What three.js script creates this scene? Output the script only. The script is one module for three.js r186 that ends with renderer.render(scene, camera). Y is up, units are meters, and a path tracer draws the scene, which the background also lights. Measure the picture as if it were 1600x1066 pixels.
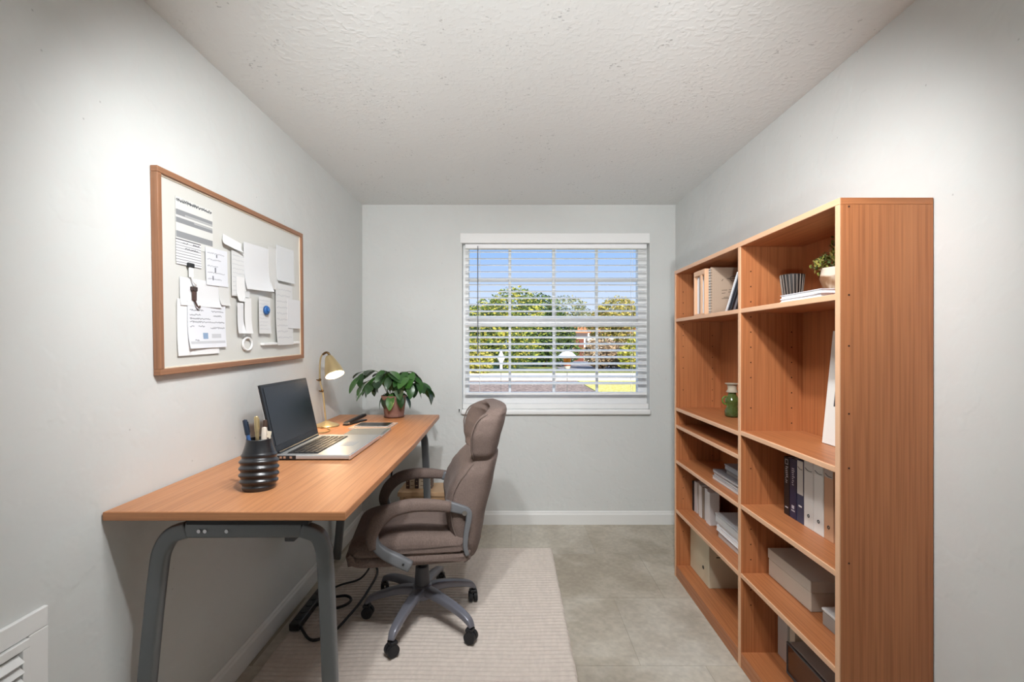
import * as THREE from 'three';
import { RoundedBoxGeometry } from 'three/addons/geometries/RoundedBoxGeometry.js';
import { mergeGeometries, mergeVertices } from 'three/addons/utils/BufferGeometryUtils.js';
import { RectAreaLightUniformsLib } from 'three/addons/lights/RectAreaLightUniformsLib.js';

// ---------------------------------------------------------------- camera, sky, sun, lamps, exposure
const scene = new THREE.Scene();
const renderer = new THREE.WebGLRenderer({ antialias: true });
renderer.toneMapping = THREE.LinearToneMapping;
renderer.toneMappingExposure = 1.0;
renderer.shadowMap.enabled = true;
RectAreaLightUniformsLib.init();
const EYE = 1.365;
const camera = new THREE.PerspectiveCamera(2 * Math.atan(533 / 760) * 180 / Math.PI, 1600 / 1066, 0.05, 400);
camera.position.set(0, EYE, 0);
camera.lookAt(0, EYE, -1);
camera.setViewOffset(1600, 1066, 1, -5, 1600, 1066);
scene.add(camera);

const SUN = 8.5, FILL_PANEL = 46, FILL_UPLIGHT = 17, FILL_SPOTS = [8.2, 8.2, 3.8];  // panel, uplight and spot powers belong to added, unseen fill lamps
const sun = new THREE.DirectionalLight(0xfff0d8, SUN);
sun.position.set(14, 24, 22); sun.target.position.set(2, 0, -14);
sun.castShadow = true; sun.shadow.mapSize.set(2048, 2048);
Object.assign(sun.shadow.camera, { left: -35, right: 35, top: 35, bottom: -35, near: 1, far: 120 });
scene.add(sun, sun.target);

// ---------------------------------------------------------------- numbers and noise
let seed = 7;
const rnd = () => { seed = (seed * 1664525 + 1013904223) >>> 0; return seed / 4294967296; };
const rr = (a, b) => a + (b - a) * rnd();
const V = (x, y, z) => new THREE.Vector3(x, y, z);
function hash(x, y, s) { let h = (x * 374761393 + y * 668265263 + s * 1442695041) | 0; h = Math.imul(h ^ (h >>> 13), 1274126177); h ^= h >>> 16; return (h >>> 0) / 4294967296; }
function vnoise(x, y, px, py, s) {           // value noise that repeats every px, py cells
  const x0 = Math.floor(x), y0 = Math.floor(y), fx = x - x0, fy = y - y0;
  const u = fx * fx * (3 - 2 * fx), v = fy * fy * (3 - 2 * fy);
  const w = (i, p) => ((i % p) + p) % p;
  const a = hash(w(x0, px), w(y0, py), s), b = hash(w(x0 + 1, px), w(y0, py), s), c = hash(w(x0, px), w(y0 + 1, py), s), d = hash(w(x0 + 1, px), w(y0 + 1, py), s);
  return (a + (b - a) * u) * (1 - v) + (c + (d - c) * u) * v;
}
function fbm(u, v, px, py, s, oct = 4) {
  let t = 0, a = 0.5, n = 0;
  for (let i = 0; i < oct; i++) { t += a * vnoise(u * px, v * py, px, py, s + i * 17); n += a; a *= 0.5; px *= 2; py *= 2; }
  return t / n;
}
function dataTex(n, m, fn, srgb, size) {     // fn(u, v) -> [r, g, b] in 0..1; size: metres that one repeat covers
  const d = new Uint8Array(n * m * 4);
  for (let j = 0; j < m; j++) for (let i = 0; i < n; i++) {
    const c = fn((i + 0.5) / n, (j + 0.5) / m), k = (j * n + i) * 4;
    for (let q = 0; q < 3; q++) d[k + q] = Math.max(0, Math.min(255, Math.round(c[q] * 255)));
    d[k + 3] = 255;
  }
  const t = new THREE.DataTexture(d, n, m);
  t.wrapS = t.wrapT = THREE.RepeatWrapping; t.magFilter = THREE.LinearFilter; t.minFilter = THREE.LinearMipmapLinearFilter; t.generateMipmaps = true;
  if (srgb) t.colorSpace = THREE.SRGBColorSpace;
  if (size) t.repeat.set(1 / size[0], 1 / size[1]);
  t.needsUpdate = true;
  return t;
}
const mixc = (a, b, t) => [a[0] + (b[0] - a[0]) * t, a[1] + (b[1] - a[1]) * t, a[2] + (b[2] - a[2]) * t];
const rgb = (r, g, b) => [r / 255, g / 255, b / 255];
const sstep = (a, b, x) => { const t = Math.max(0, Math.min(1, (x - a) / (b - a))); return t * t * (3 - 2 * t); };

// the sky: clear blue, paler towards the horizon, thin haze streaks
{
  const W = 512, Hh = 256, d = new Float32Array(W * Hh * 4);
  for (let j = 0; j < Hh; j++) for (let i = 0; i < W; i++) {
    const el = ((j + 0.5) / Hh - 0.5) * Math.PI, e = Math.max(0, el) / (Math.PI / 2);
    let c = mixc([0.78, 0.88, 1.02], [0.21, 0.48, 0.98], sstep(0.01, 0.17, e));
    c = mixc(c, [0.13, 0.34, 0.82], sstep(0.16, 0.8, e));
    const s = 0.06 * (fbm(i / W, j / Hh, 6, 14, 3) - 0.5);
    const k = (j * W + i) * 4;
    for (let q = 0; q < 3; q++) d[k + q] = Math.max(0, c[q] + s);
    d[k + 3] = 1;
  }
  const t = new THREE.DataTexture(d, W, Hh, THREE.RGBAFormat, THREE.FloatType);
  t.mapping = THREE.EquirectangularReflectionMapping; t.magFilter = THREE.LinearFilter; t.needsUpdate = true;
  scene.background = t;
}

// ---------------------------------------------------------------- materials
const woodTex = (base, dark, light, s) => dataTex(512, 512, (u, v) => {
  const g = fbm(u, v, 90, 3, s, 3), b = fbm(u, v, 12, 2, s + 50, 4), f = vnoise(u * 256, v * 8, 256, 8, s + 90);
  let c = mixc(dark, base, 0.35 + 0.65 * sstep(0.2, 0.65, g));
  c = mixc(c, light, sstep(0.45, 0.85, b) * 0.4);
  return c.map((q) => q * (0.96 + 0.08 * f));
}, true, [0.5, 1.0]);
const woodMap = woodTex(rgb(178, 113, 70), rgb(149, 89, 53), rgb(188, 125, 81), 11);
const deskMap = woodTex(rgb(190, 131, 88), rgb(166, 109, 70), rgb(200, 143, 101), 23);
const M = {};
const std = (o) => new THREE.MeshStandardMaterial(o), phys = (o) => new THREE.MeshPhysicalMaterial(o);
const C = (hex, r = 0.55, m = 0) => std({ color: hex, roughness: r, metalness: m });
M.wood = std({ map: woodMap, roughness: 0.42 });
M.woodEdge = std({ color: 0xdcae8a, roughness: 0.45 });
M.desk = phys({ map: deskMap, roughness: 0.46, clearcoat: 0.12, clearcoatRoughness: 0.4 });
const wallBump = dataTex(1024, 1024, (u, v) => {
  const a = fbm(u, v, 14, 14, 5, 4), b = fbm(u, v, 60, 60, 6, 3), k = sstep(0.5, 0.62, a) * 0.45 + b * 0.4 + 0.15 * fbm(u, v, 5, 5, 8, 2);
  return [k, k, k];
}, false, [1.6, 1.6]);
const wallMap = dataTex(512, 512, (u, v) => {
  const k = 0.985 + 0.03 * (fbm(u, v, 8, 8, 31, 5) - 0.5), sp = hash(Math.floor(u * 512), Math.floor(v * 512), 77) > 0.99993 ? 0.8 : 1;
  return [0.862 * k * sp, 0.868 * k * sp, 0.86 * k * sp];
}, true, [1.9, 1.9]);
M.wall = std({ map: wallMap, bumpMap: wallBump, bumpScale: 0.0015, roughness: 0.85 });
const ceilBump = dataTex(1024, 1024, (u, v) => {
  const a = fbm(u, v, 90, 90, 41, 2), b = fbm(u, v, 20, 20, 42, 3);
  const k = sstep(0.45, 0.75, a) * 0.7 * (0.4 + 0.9 * b) + 0.2 * b; return [k, k, k];
}, false, [1.3, 1.3]);
const ceilMap = dataTex(1024, 1024, (u, v) => {
  const a = fbm(u, v, 150, 120, 43, 2), b = fbm(u, v, 12, 12, 44, 3), sp = sstep(0.79, 0.84, a) * sstep(0.45, 0.65, b);
  const k = 1 - 0.16 * sp; return [0.88 * k, 0.884 * k, 0.876 * k];
}, true, [1.37, 1.37]);
M.ceiling = std({ map: ceilMap, bumpMap: ceilBump, bumpScale: 0.0011, roughness: 0.95 });
M.trim = std({ color: 0xe9e9e7, roughness: 0.45 });
M.whitePaint = std({ color: 0xf1f1f0, roughness: 0.35 });
M.blind = std({ color: 0xfafafb, roughness: 0.4 });
const concrete = dataTex(1024, 1024, (u, v) => {
  const a = fbm(u, v, 6, 6, 61, 5), b = fbm(u, v, 16, 16, 62, 4), f = fbm(u, v, 120, 120, 63, 2);
  let c = mixc(rgb(168, 159, 144), rgb(197, 190, 177), sstep(0.3, 0.7, a));
  c = mixc(c, rgb(206, 201, 191), sstep(0.55, 0.8, b) * 0.5);
  const k = 0.94 + 0.12 * f; return c.map((q) => q * k);
}, true, [2.2, 2.2]);
const concreteRough = dataTex(256, 256, (u, v) => { const k = 0.42 + 0.3 * fbm(u, v, 8, 8, 66, 4); return [k, k, k]; }, false, [1.7, 1.7]);
M.tiles = [0xffffff, 0xfcfbf9, 0xf8f6f3].map((c) => std({ color: c, map: concrete, roughnessMap: concreteRough, roughness: 1 }));
M.grout = std({ color: 0xa59c8b, roughness: 0.9 });
const fabricBump = dataTex(256, 256, (u, v) => { const k = 0.5 + 0.25 * Math.sin(u * Math.PI * 2 * 64) * Math.sin(v * Math.PI * 2 * 64) + 0.4 * (fbm(u, v, 64, 64, 71, 2) - 0.5); return [k, k, k]; }, false, [0.12, 0.12]);
const fabricMap = dataTex(512, 512, (u, v) => { const k = 0.84 + 0.3 * fbm(u, v, 128, 128, 72, 2) * (0.8 + 0.4 * fbm(u, v, 10, 10, 73, 3)); return [0.45 * k, 0.386 * k, 0.358 * k]; }, true, [0.25, 0.25]);
M.fabric = phys({ map: fabricMap, bumpMap: fabricBump, bumpScale: 0.0006, roughness: 0.95, sheen: 0.5, sheenRoughness: 0.5, sheenColor: new THREE.Color(0.35, 0.3, 0.28) });
M.piping = std({ color: 0x6e5f58, roughness: 0.9 });
M.greyPlastic = std({ color: 0x74767a, roughness: 0.42, metalness: 0.15 });
M.baseGrey = std({ color: 0x7d7e88, roughness: 0.35, metalness: 0.35 });
M.blackPlastic = std({ color: 0x1b1b1e, roughness: 0.4 });
M.rubber = std({ color: 0x202023, roughness: 0.6 });
M.deskMetal = std({ color: 0x787b7e, roughness: 0.38, metalness: 0.55 });
M.darkMetal = std({ color: 0x2c2d2f, roughness: 0.5, metalness: 0.3 });
M.chrome = std({ color: 0xc8c8cc, roughness: 0.2, metalness: 1 });
M.brass = std({ color: 0xcfba8e, roughness: 0.32, metalness: 0.75 });
M.darkBrass = std({ color: 0x6b5334, roughness: 0.4, metalness: 0.8 });
M.silver = std({ color: 0xb9bbbd, roughness: 0.38, metalness: 0.6 });
M.silverEdge = std({ color: 0xdcdcdc, roughness: 0.25, metalness: 0.8 });
M.screenBlack = std({ color: 0x191a1d, roughness: 0.28 });
M.bezel = std({ color: 0x151518, roughness: 0.35 });
M.keys = std({ color: 0x26272b, roughness: 0.45 });
M.ceramic = phys({ color: 0x1a1b1f, roughness: 0.34, clearcoat: 0.4, clearcoatRoughness: 0.3 });
M.frameWood = std({ map: woodTex(rgb(152, 106, 76), rgb(128, 86, 60), rgb(168, 122, 90), 37), roughness: 0.4 });
M.board = phys({ color: 0xd9d8d2, roughness: 0.35, clearcoat: 0.6, clearcoatRoughness: 0.08 });
M.paper = std({ color: 0xeeeeee, roughness: 0.8 });
M.paper2 = std({ color: 0xe3e4e6, roughness: 0.8 });
M.paper3 = std({ color: 0xd8d8d6, roughness: 0.8 });
M.glass = phys({ color: 0xffffff, transmission: 1, thickness: 0, roughness: 0, ior: 1.02, specularIntensity: 0.1 });

// ---------------------------------------------------------------- builders
const used = new Map();
function numbered(name) { const n = used.get(name) ?? 0; used.set(name, n + 1); return n ? name + '_' + String(n).padStart(3, '0') : name; }
function mk(name, geo, mat, parent, pos, rot) {
  const m = new THREE.Mesh(geo, mat); m.name = name; m.castShadow = m.receiveShadow = true;
  if (pos) m.position.set(...pos);
  if (rot) m.rotation.set(...rot);
  (parent ?? scene).add(m); return m;
}
function thing(name, label, category, pos = [0, 0, 0], rotY = 0, group) {
  const g = new THREE.Group(); g.name = numbered(name); g.position.set(...pos); g.rotation.y = rotY;
  g.userData = { label, category }; if (group) g.userData.group = group; scene.add(g); return g;
}
function solo(name, label, category, geo, mat, pos, rot, group) {
  const m = mk(numbered(name), geo, mat, scene, pos, rot); m.userData = { label, category }; if (group) m.userData.group = group; return m;
}
function structure(name, label, geo, mat, pos) {
  let o;
  if (geo) o = mk(name, geo, mat, scene, pos); else { o = new THREE.Group(); o.name = name; if (pos) o.position.set(...pos); scene.add(o); }
  o.userData = { label, category: name.replace(/_.*/, ''), kind: 'structure' }; return o;
}
// uv in metres, taken face by face; grain: the axis that the v direction of the texture follows
function metricUV(g, grain = 1, off = [0, 0]) {
  if (g.index) g = g.toNonIndexed();
  const p = g.attributes.position, uv = new Float32Array(p.count * 2), a = V(), b = V(), c = V(), n = V();
  for (let i = 0; i < p.count; i += 3) {
    a.fromBufferAttribute(p, i); b.fromBufferAttribute(p, i + 1); c.fromBufferAttribute(p, i + 2);
    n.copy(b).sub(a).cross(c.clone().sub(a));
    const ab = [Math.abs(n.x), Math.abs(n.y), Math.abs(n.z)], ax = ab.indexOf(Math.max(...ab));
    const free = [0, 1, 2].filter((q) => q !== ax), vA = free.includes(grain) ? grain : free[0], uA = free.find((q) => q !== vA);
    [a, b, c].forEach((w, k) => { uv[(i + k) * 2] = w.getComponent(uA) + off[0]; uv[(i + k) * 2 + 1] = w.getComponent(vA) + off[1]; });
  }
  g.setAttribute('uv', new THREE.BufferAttribute(uv, 2)); return g;
}
const rbox = (w, h, d, r = 0.002, grain = 1, off) => metricUV(new RoundedBoxGeometry(w, h, d, 1, Math.min(r, w / 2.1, h / 2.1, d / 2.1)), grain, off);
const bx = (w, h, d) => metricUV(new THREE.BoxGeometry(w, h, d));
const span = (x0, x1, y0, y1, z0, z1, r, grain, off) => rbox(x1 - x0, y1 - y0, z1 - z0, r, grain, off).translate((x0 + x1) / 2, (y0 + y1) / 2, (z0 + z1) / 2);
function merged(list) { return mergeGeometries(list.map((g) => { let q = g.index ? g.toNonIndexed() : g; for (const k of Object.keys(q.attributes)) if (!['position', 'normal', 'uv'].includes(k)) q.deleteAttribute(k); return q; })); }
function loft(rings, cap = true) {
  const n = rings[0].length, pos = [], uv = [], idx = [];
  let vv = 0;
  rings.forEach((r, j) => { if (j) vv += r[0].distanceTo(rings[j - 1][0]); let uu = 0; r.forEach((p, i) => { if (i) uu += p.distanceTo(r[i - 1]); pos.push(p.x, p.y, p.z); uv.push(uu, vv); }); });
  for (let j = 0; j < rings.length - 1; j++) for (let i = 0; i < n; i++) { const a = j * n + i, b = j * n + (i + 1) % n, c = a + n, d = b + n; idx.push(a, b, d, a, d, c); }
  if (cap) for (const [j, flip] of [[0, 1], [rings.length - 1, 0]]) {
    const c = rings[j].reduce((s, p) => s.add(p), V(0, 0, 0)).multiplyScalar(1 / n), k = pos.length / 3; pos.push(c.x, c.y, c.z); uv.push(0, 0);
    for (let i = 0; i < n; i++) { const a = j * n + i, b = j * n + (i + 1) % n; flip ? idx.push(k, b, a) : idx.push(k, a, b); }
  }
  const g = new THREE.BufferGeometry(); g.setAttribute('position', new THREE.Float32BufferAttribute(pos, 3)); g.setAttribute('uv', new THREE.Float32BufferAttribute(uv, 2)); g.setIndex(idx);
  g.computeVertexNormals();
  return g;
}
// a bar swept along a path in the xy plane: ht half thickness in the plane, hw half width across it, e squareness
function sweep(pts, ht, hw, e = 0.6, seg = 24, n = 16) {
  const c = new THREE.CatmullRomCurve3(pts.map((p) => V(p[0], p[1], p[2] ?? 0)), false, 'centripetal'), rings = [];
  const at = (a, t) => { if (typeof a === 'number') return a; const f = t * (a.length - 1), i = Math.min(a.length - 2, Math.floor(f)); return a[i] + (a[i + 1] - a[i]) * (f - i); };
  for (let j = 0; j <= seg; j++) {
    const t = j / seg, p = c.getPoint(t), T = c.getTangent(t), N = V(-T.y, T.x, 0).normalize(), ring = [];
    for (let i = 0; i < n; i++) { const a = i / n * Math.PI * 2, cs = Math.cos(a), sn = Math.sin(a); const u = Math.sign(cs) * Math.abs(cs) ** e * at(ht, t), w = Math.sign(sn) * Math.abs(sn) ** e * at(hw, t); ring.push(V(p.x + N.x * u, p.y + N.y * u, p.z + w)); }
    rings.push(ring);
  }
  return loft(rings);
}
const tube = (pts, r, seg = 40, rad = 8) => new THREE.TubeGeometry(new THREE.CatmullRomCurve3(pts.map((p) => V(...p))), seg, r, rad);
const lathe = (prof, n = 40) => new THREE.LatheGeometry(prof.map((p) => new THREE.Vector2(p[0], p[1])), n);
const cyl = (r0, r1, h, n = 24) => new THREE.CylinderGeometry(r0, r1, h, n);
function canvasTex(w, h, draw) {
  const cv = document.createElement('canvas'); cv.width = w; cv.height = h; const c = cv.getContext('2d'); draw(c, w, h);
  const t = new THREE.CanvasTexture(cv); t.colorSpace = THREE.SRGBColorSpace; return t;
}

// ---------------------------------------------------------------- the room
const XL = -1.131, XR = 1.245, ZB = -3.69, ZF = 0.95, YC = 2.423, TH = 0.16;
const WX0 = -0.374, WX1 = 1.049, WY0 = 0.87, WY1 = 2.132;   // the window opening
{
  const fl = structure('floor', 'grey-beige concrete look floor tiles with thin joints');
  mk('grout', bx(XR - XL + 2 * TH, 0.1, ZF - ZB + 2 * TH), M.grout, fl, [(XL + XR) / 2, -0.0515, (ZF + ZB) / 2]);
  const T = 0.55, gap = 0.002;
  for (let r = 0; r < 10; r++) {
    let z0 = -3.713 + r * T, z1 = z0 + T - gap; z0 = Math.max(z0, ZB + 0.001); z1 = Math.min(z1, ZF - 0.001); if (z1 - z0 < 0.03) continue;
    for (let k = -3; k < 3; k++) {
      let x0 = k * T + (r % 2) * T / 2, x1 = x0 + T - gap; x0 = Math.max(x0, XL + 0.001); x1 = Math.min(x1, XR - 0.001); if (x1 - x0 < 0.03) continue;
      mk('tile', metricUV(new THREE.BoxGeometry(x1 - x0, 0.012, z1 - z0).translate((x0 + x1) / 2, -0.006, (z0 + z1) / 2), 2), M.tiles[(k * 2 + r * 5 + 60) % 3], fl);
    }
  }
  structure('ceiling', 'white textured ceiling', bx(XR - XL + 2 * TH, 0.16, ZF - ZB + 2 * TH), M.ceiling, [(XL + XR) / 2, YC + 0.08, (ZF + ZB) / 2]);
  const wl = new THREE.Shape([[-ZF, -0.1], [-ZB, -0.1], [-ZB, YC], [-ZF, YC]].map((p) => new THREE.Vector2(...p)));
  wl.holes.push(new THREE.Path([[0.77, 0.38], [0.77, 0.685], [1.127, 0.685], [1.127, 0.38]].map((p) => new THREE.Vector2(...p))));
  structure('wall_left', 'off-white textured plaster wall behind the desk', metricUV(new THREE.ExtrudeGeometry(wl, { depth: TH, bevelEnabled: false }).rotateY(Math.PI / 2).translate(XL - TH, 0, 0)), M.wall);
  structure('wall_right', 'off-white textured plaster wall behind the bookcase', bx(TH, YC + 0.1, ZF - ZB), M.wall, [XR + TH / 2, YC / 2 - 0.05, (ZF + ZB) / 2]);
  structure('wall_front', 'off-white plaster wall opposite the window', bx(XR - XL + 2 * TH, YC + 0.1, TH), M.wall, [(XL + XR) / 2, YC / 2 - 0.05, ZF + TH / 2]);
  const s = new THREE.Shape([[XL - TH, -0.1], [XR + TH, -0.1], [XR + TH, YC], [XL - TH, YC]].map((p) => new THREE.Vector2(...p)));
  s.holes.push(new THREE.Path([[WX0, WY0], [WX0, WY1], [WX1, WY1], [WX1, WY0]].map((p) => new THREE.Vector2(...p))));
  structure('wall_back', 'pale grey plaster wall with the window in it', metricUV(new THREE.ExtrudeGeometry(s, { depth: TH, bevelEnabled: false })), M.wall, [0, 0, ZB - TH]);
  const bb = (len) => { const p = new THREE.Shape([[0, 0], [0.014, 0], [0.014, 0.075], [0.009, 0.086], [0.009, 0.092], [0.003, 0.1], [0, 0.1]].map((q) => new THREE.Vector2(...q))); return new THREE.ExtrudeGeometry(p, { depth: len, bevelEnabled: false }); };
  structure('baseboard_left', 'white moulded baseboard along the desk wall', bb(ZF - ZB).translate(XL, 0, ZB), M.trim);
  structure('baseboard_right', 'white moulded baseboard along the bookcase wall', bb(1.3 + ZF).rotateY(Math.PI).translate(XR, 0, ZF), M.trim);
  structure('baseboard_back', 'white moulded baseboard under the window', bb(XR - XL - 0.02).rotateY(-Math.PI / 2).translate(XR - 0.01, 0, ZB), M.trim);
}
// the window: frame, two sashes with glazing bars, panes, sill and head board
{
  const w = structure('window_1', 'white single-hung window with glazing bars');
  const F = M.whitePaint, z0 = ZB - 0.14, z1 = ZB - 0.075;
  mk('jamb', span(WX0, WX0 + 0.045, 0.975, WY1 - 0.025, z0, z1), F, w); mk('jamb', span(WX1 - 0.07, WX1, 0.975, WY1 - 0.025, z0, z1), F, w);
  mk('head', span(WX0, WX1, WY1 - 0.025, WY1, z0, z1), F, w); mk('bottom_frame', span(WX0, WX1, WY0, 0.975, z0, z1), F, w);
  mk('head_board', span(WX0 - 0.012, WX1 - 0.004, WY1 - 0.002, WY1 + 0.072, ZB - 0.001, ZB + 0.022, 0.003), F, w);
  mk('sill', span(WX0 - 0.005, WX1 + 0.005, 0.832, 0.872, ZB - 0.07, ZB + 0.035, 0.014), F, w);
  mk('sill_riser', span(WX0 + 0.002, WX1 - 0.002, 0.873, 0.91, ZB - 0.07, ZB - 0.02, 0.003), F, w);
  const meet = 1.555, x0 = WX0 + 0.045, x1 = WX1 - 0.07, zc = ZB - 0.108;
  const us = mk('sash', span(x0, x1, meet - 0.012, meet + 0.03, zc - 0.02, zc + 0.02), F, w);
  const ls = mk('sash', span(x0, x1, meet - 0.055, meet - 0.014, zc + 0.002, zc + 0.034), F, w);
  const bars = [-0.012, 0.329, 0.664], yh = 1.865;
  for (const b of bars) { mk('glazing_bar', span(b - 0.011, b + 0.011, meet + 0.03, WY1 - 0.025, zc - 0.01, zc + 0.01, 0.003), F, us); mk('glazing_bar', span(b - 0.01, b + 0.01, 0.975, meet - 0.055, zc + 0.01, zc + 0.024, 0.003), F, ls); }
  const ed = [x0, ...bars, x1];
  for (let k = 0; k < 4; k++) {
    mk('glazing_bar', span(ed[k] + (k ? 0.0112 : 0), ed[k + 1] - (k < 3 ? 0.0112 : 0), yh - 0.014, yh + 0.014, zc - 0.01, zc + 0.01, 0.003), F, us);
    mk('pane', new THREE.PlaneGeometry(ed[k + 1] - ed[k], yh - meet - 0.044).translate((ed[k] + ed[k + 1]) / 2, (yh - 0.014 + meet + 0.03) / 2, zc), M.glass, us);
    mk('pane', new THREE.PlaneGeometry(ed[k + 1] - ed[k], WY1 - 0.025 - yh - 0.014).translate((ed[k] + ed[k + 1]) / 2, (WY1 - 0.025 + yh + 0.014) / 2, zc), M.glass, us);
    mk('pane', new THREE.PlaneGeometry(ed[k + 1] - ed[k], meet - 0.055 - 0.975).translate((ed[k] + ed[k + 1]) / 2, (meet - 0.055 + 0.975) / 2, zc + 0.017), M.glass, ls);
  }
}
// horizontal blind: every slat its own part
{
  const t = thing('window_blind', 'white horizontal slat blind hanging open in the window', 'blind', [0, 0, ZB - 0.036]);
  const bx0 = WX0 + 0.022, bx1 = WX1 - 0.018, L = bx1 - bx0, cx = (bx0 + bx1) / 2;
  const rings = []; for (const x of [-L / 2, L / 2]) { const r = []; for (let i = 0; i <= 8; i++) { const q = (i / 8 - 0.5); r.push(V(x, 0.003 * (1 - 4 * q * q) + 0.0014, q * 0.05)); } for (let i = 8; i >= 0; i--) { const q = (i / 8 - 0.5); r.push(V(x, 0.003 * (1 - 4 * q * q) - 0.0014, q * 0.05)); } rings.push(r); }
  const slat = loft(rings); const sg = slat.toNonIndexed(); sg.computeVertexNormals();
  mk('head_rail', rbox(L, 0.034, 0.045, 0.003), M.blind, t, [cx, WY1 - 0.02, 0]);
  let y = WY1 - 0.062, n = 0;
  while (y > 1.02) { mk('slat', sg, M.blind, t, [cx, y, 0], [0.27 + 0.012 * Math.sin(n * 1.7), 0, 0.0012 * Math.sin(n * 2.3)]); y -= 0.0502; n++; }
  mk('bottom_rail', rbox(L, 0.02, 0.05, 0.004), M.blind, t, [cx, 0.988, 0]);
  for (const x of [bx0 + 0.11, cx, bx1 - 0.11]) for (const z of [-0.027, 0.027]) mk('ladder_cord', cyl(0.0011, 0.0011, WY1 - 0.03 - 0.99, 6), M.blind, t, [x, (WY1 - 0.03 + 0.99) / 2, z]);
  const wnd = mk('wand', cyl(0.0036, 0.0036, 0.8, 8), M.greyPlastic, t, [-0.255, 1.71, 0.034]); mk('wand_tip', cyl(0.005, 0.006, 0.035, 8), M.greyPlastic, wnd, [0, -0.4, 0]);
  const c = thing('cord_cleat', 'tiny dark cord cleat on the wall at the end of the window sill', 'cleat', [WX0 - 0.02, 0.865, ZB]);
  mk('plate', rbox(0.012, 0.03, 0.006, 0.002), M.whitePaint, c, [0, 0, 0.003]); mk('horn', rbox(0.007, 0.02, 0.012, 0.002), M.darkMetal, c, [0, 0, 0.011]);
}
// wall vent
{
  const zA = -1.177, zB = -0.72, y0 = 0.33, y1 = 0.735;
  const t = thing('wall_vent', 'white louvred air return vent low on the wall before the desk', 'vent', [XL, y0, (zA + zB) / 2]);
  const L = zB - zA, h = y1 - y0, w = 0.048, M1 = M.whitePaint;
  mk('frame', merged([span(0, 0.012, 0, w, -L / 2, L / 2, 0.003), span(0, 0.012, h - w, h, -L / 2, L / 2, 0.003), span(0, 0.012, w, h - w, -L / 2, -L / 2 + w, 0.003), span(0, 0.012, w, h - w, L / 2 - w, L / 2, 0.003)]), M1, t);
  mk('inner_frame', merged([span(0.001, 0.018, w + 0.002, w + 0.022, -L / 2 + w + 0.002, L / 2 - w - 0.002, 0.002), span(0.001, 0.018, h - w - 0.022, h - w - 0.002, -L / 2 + w + 0.002, L / 2 - w - 0.002, 0.002), span(0.001, 0.018, w + 0.022, h - w - 0.022, -L / 2 + w + 0.002, -L / 2 + w + 0.02, 0.002), span(0.001, 0.018, w + 0.022, h - w - 0.022, L / 2 - w - 0.02, L / 2 - w - 0.002, 0.002)]), M1, t);
  mk('duct', merged([bx(0.004, h - 2 * w + 0.06, L - 2 * w + 0.06).translate(-TH - 0.002, h / 2, 0)]), C(0x9a9da0, 0.4, 0.6), t);
  for (let y = w + 0.035; y < h - w - 0.026; y += 0.0235) mk('louvre', rbox(0.024, 0.003, L - 2 * w - 0.042, 0.001), M1, t, [0.0145, y, 0], [0, 0, -0.75]);
}

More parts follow.
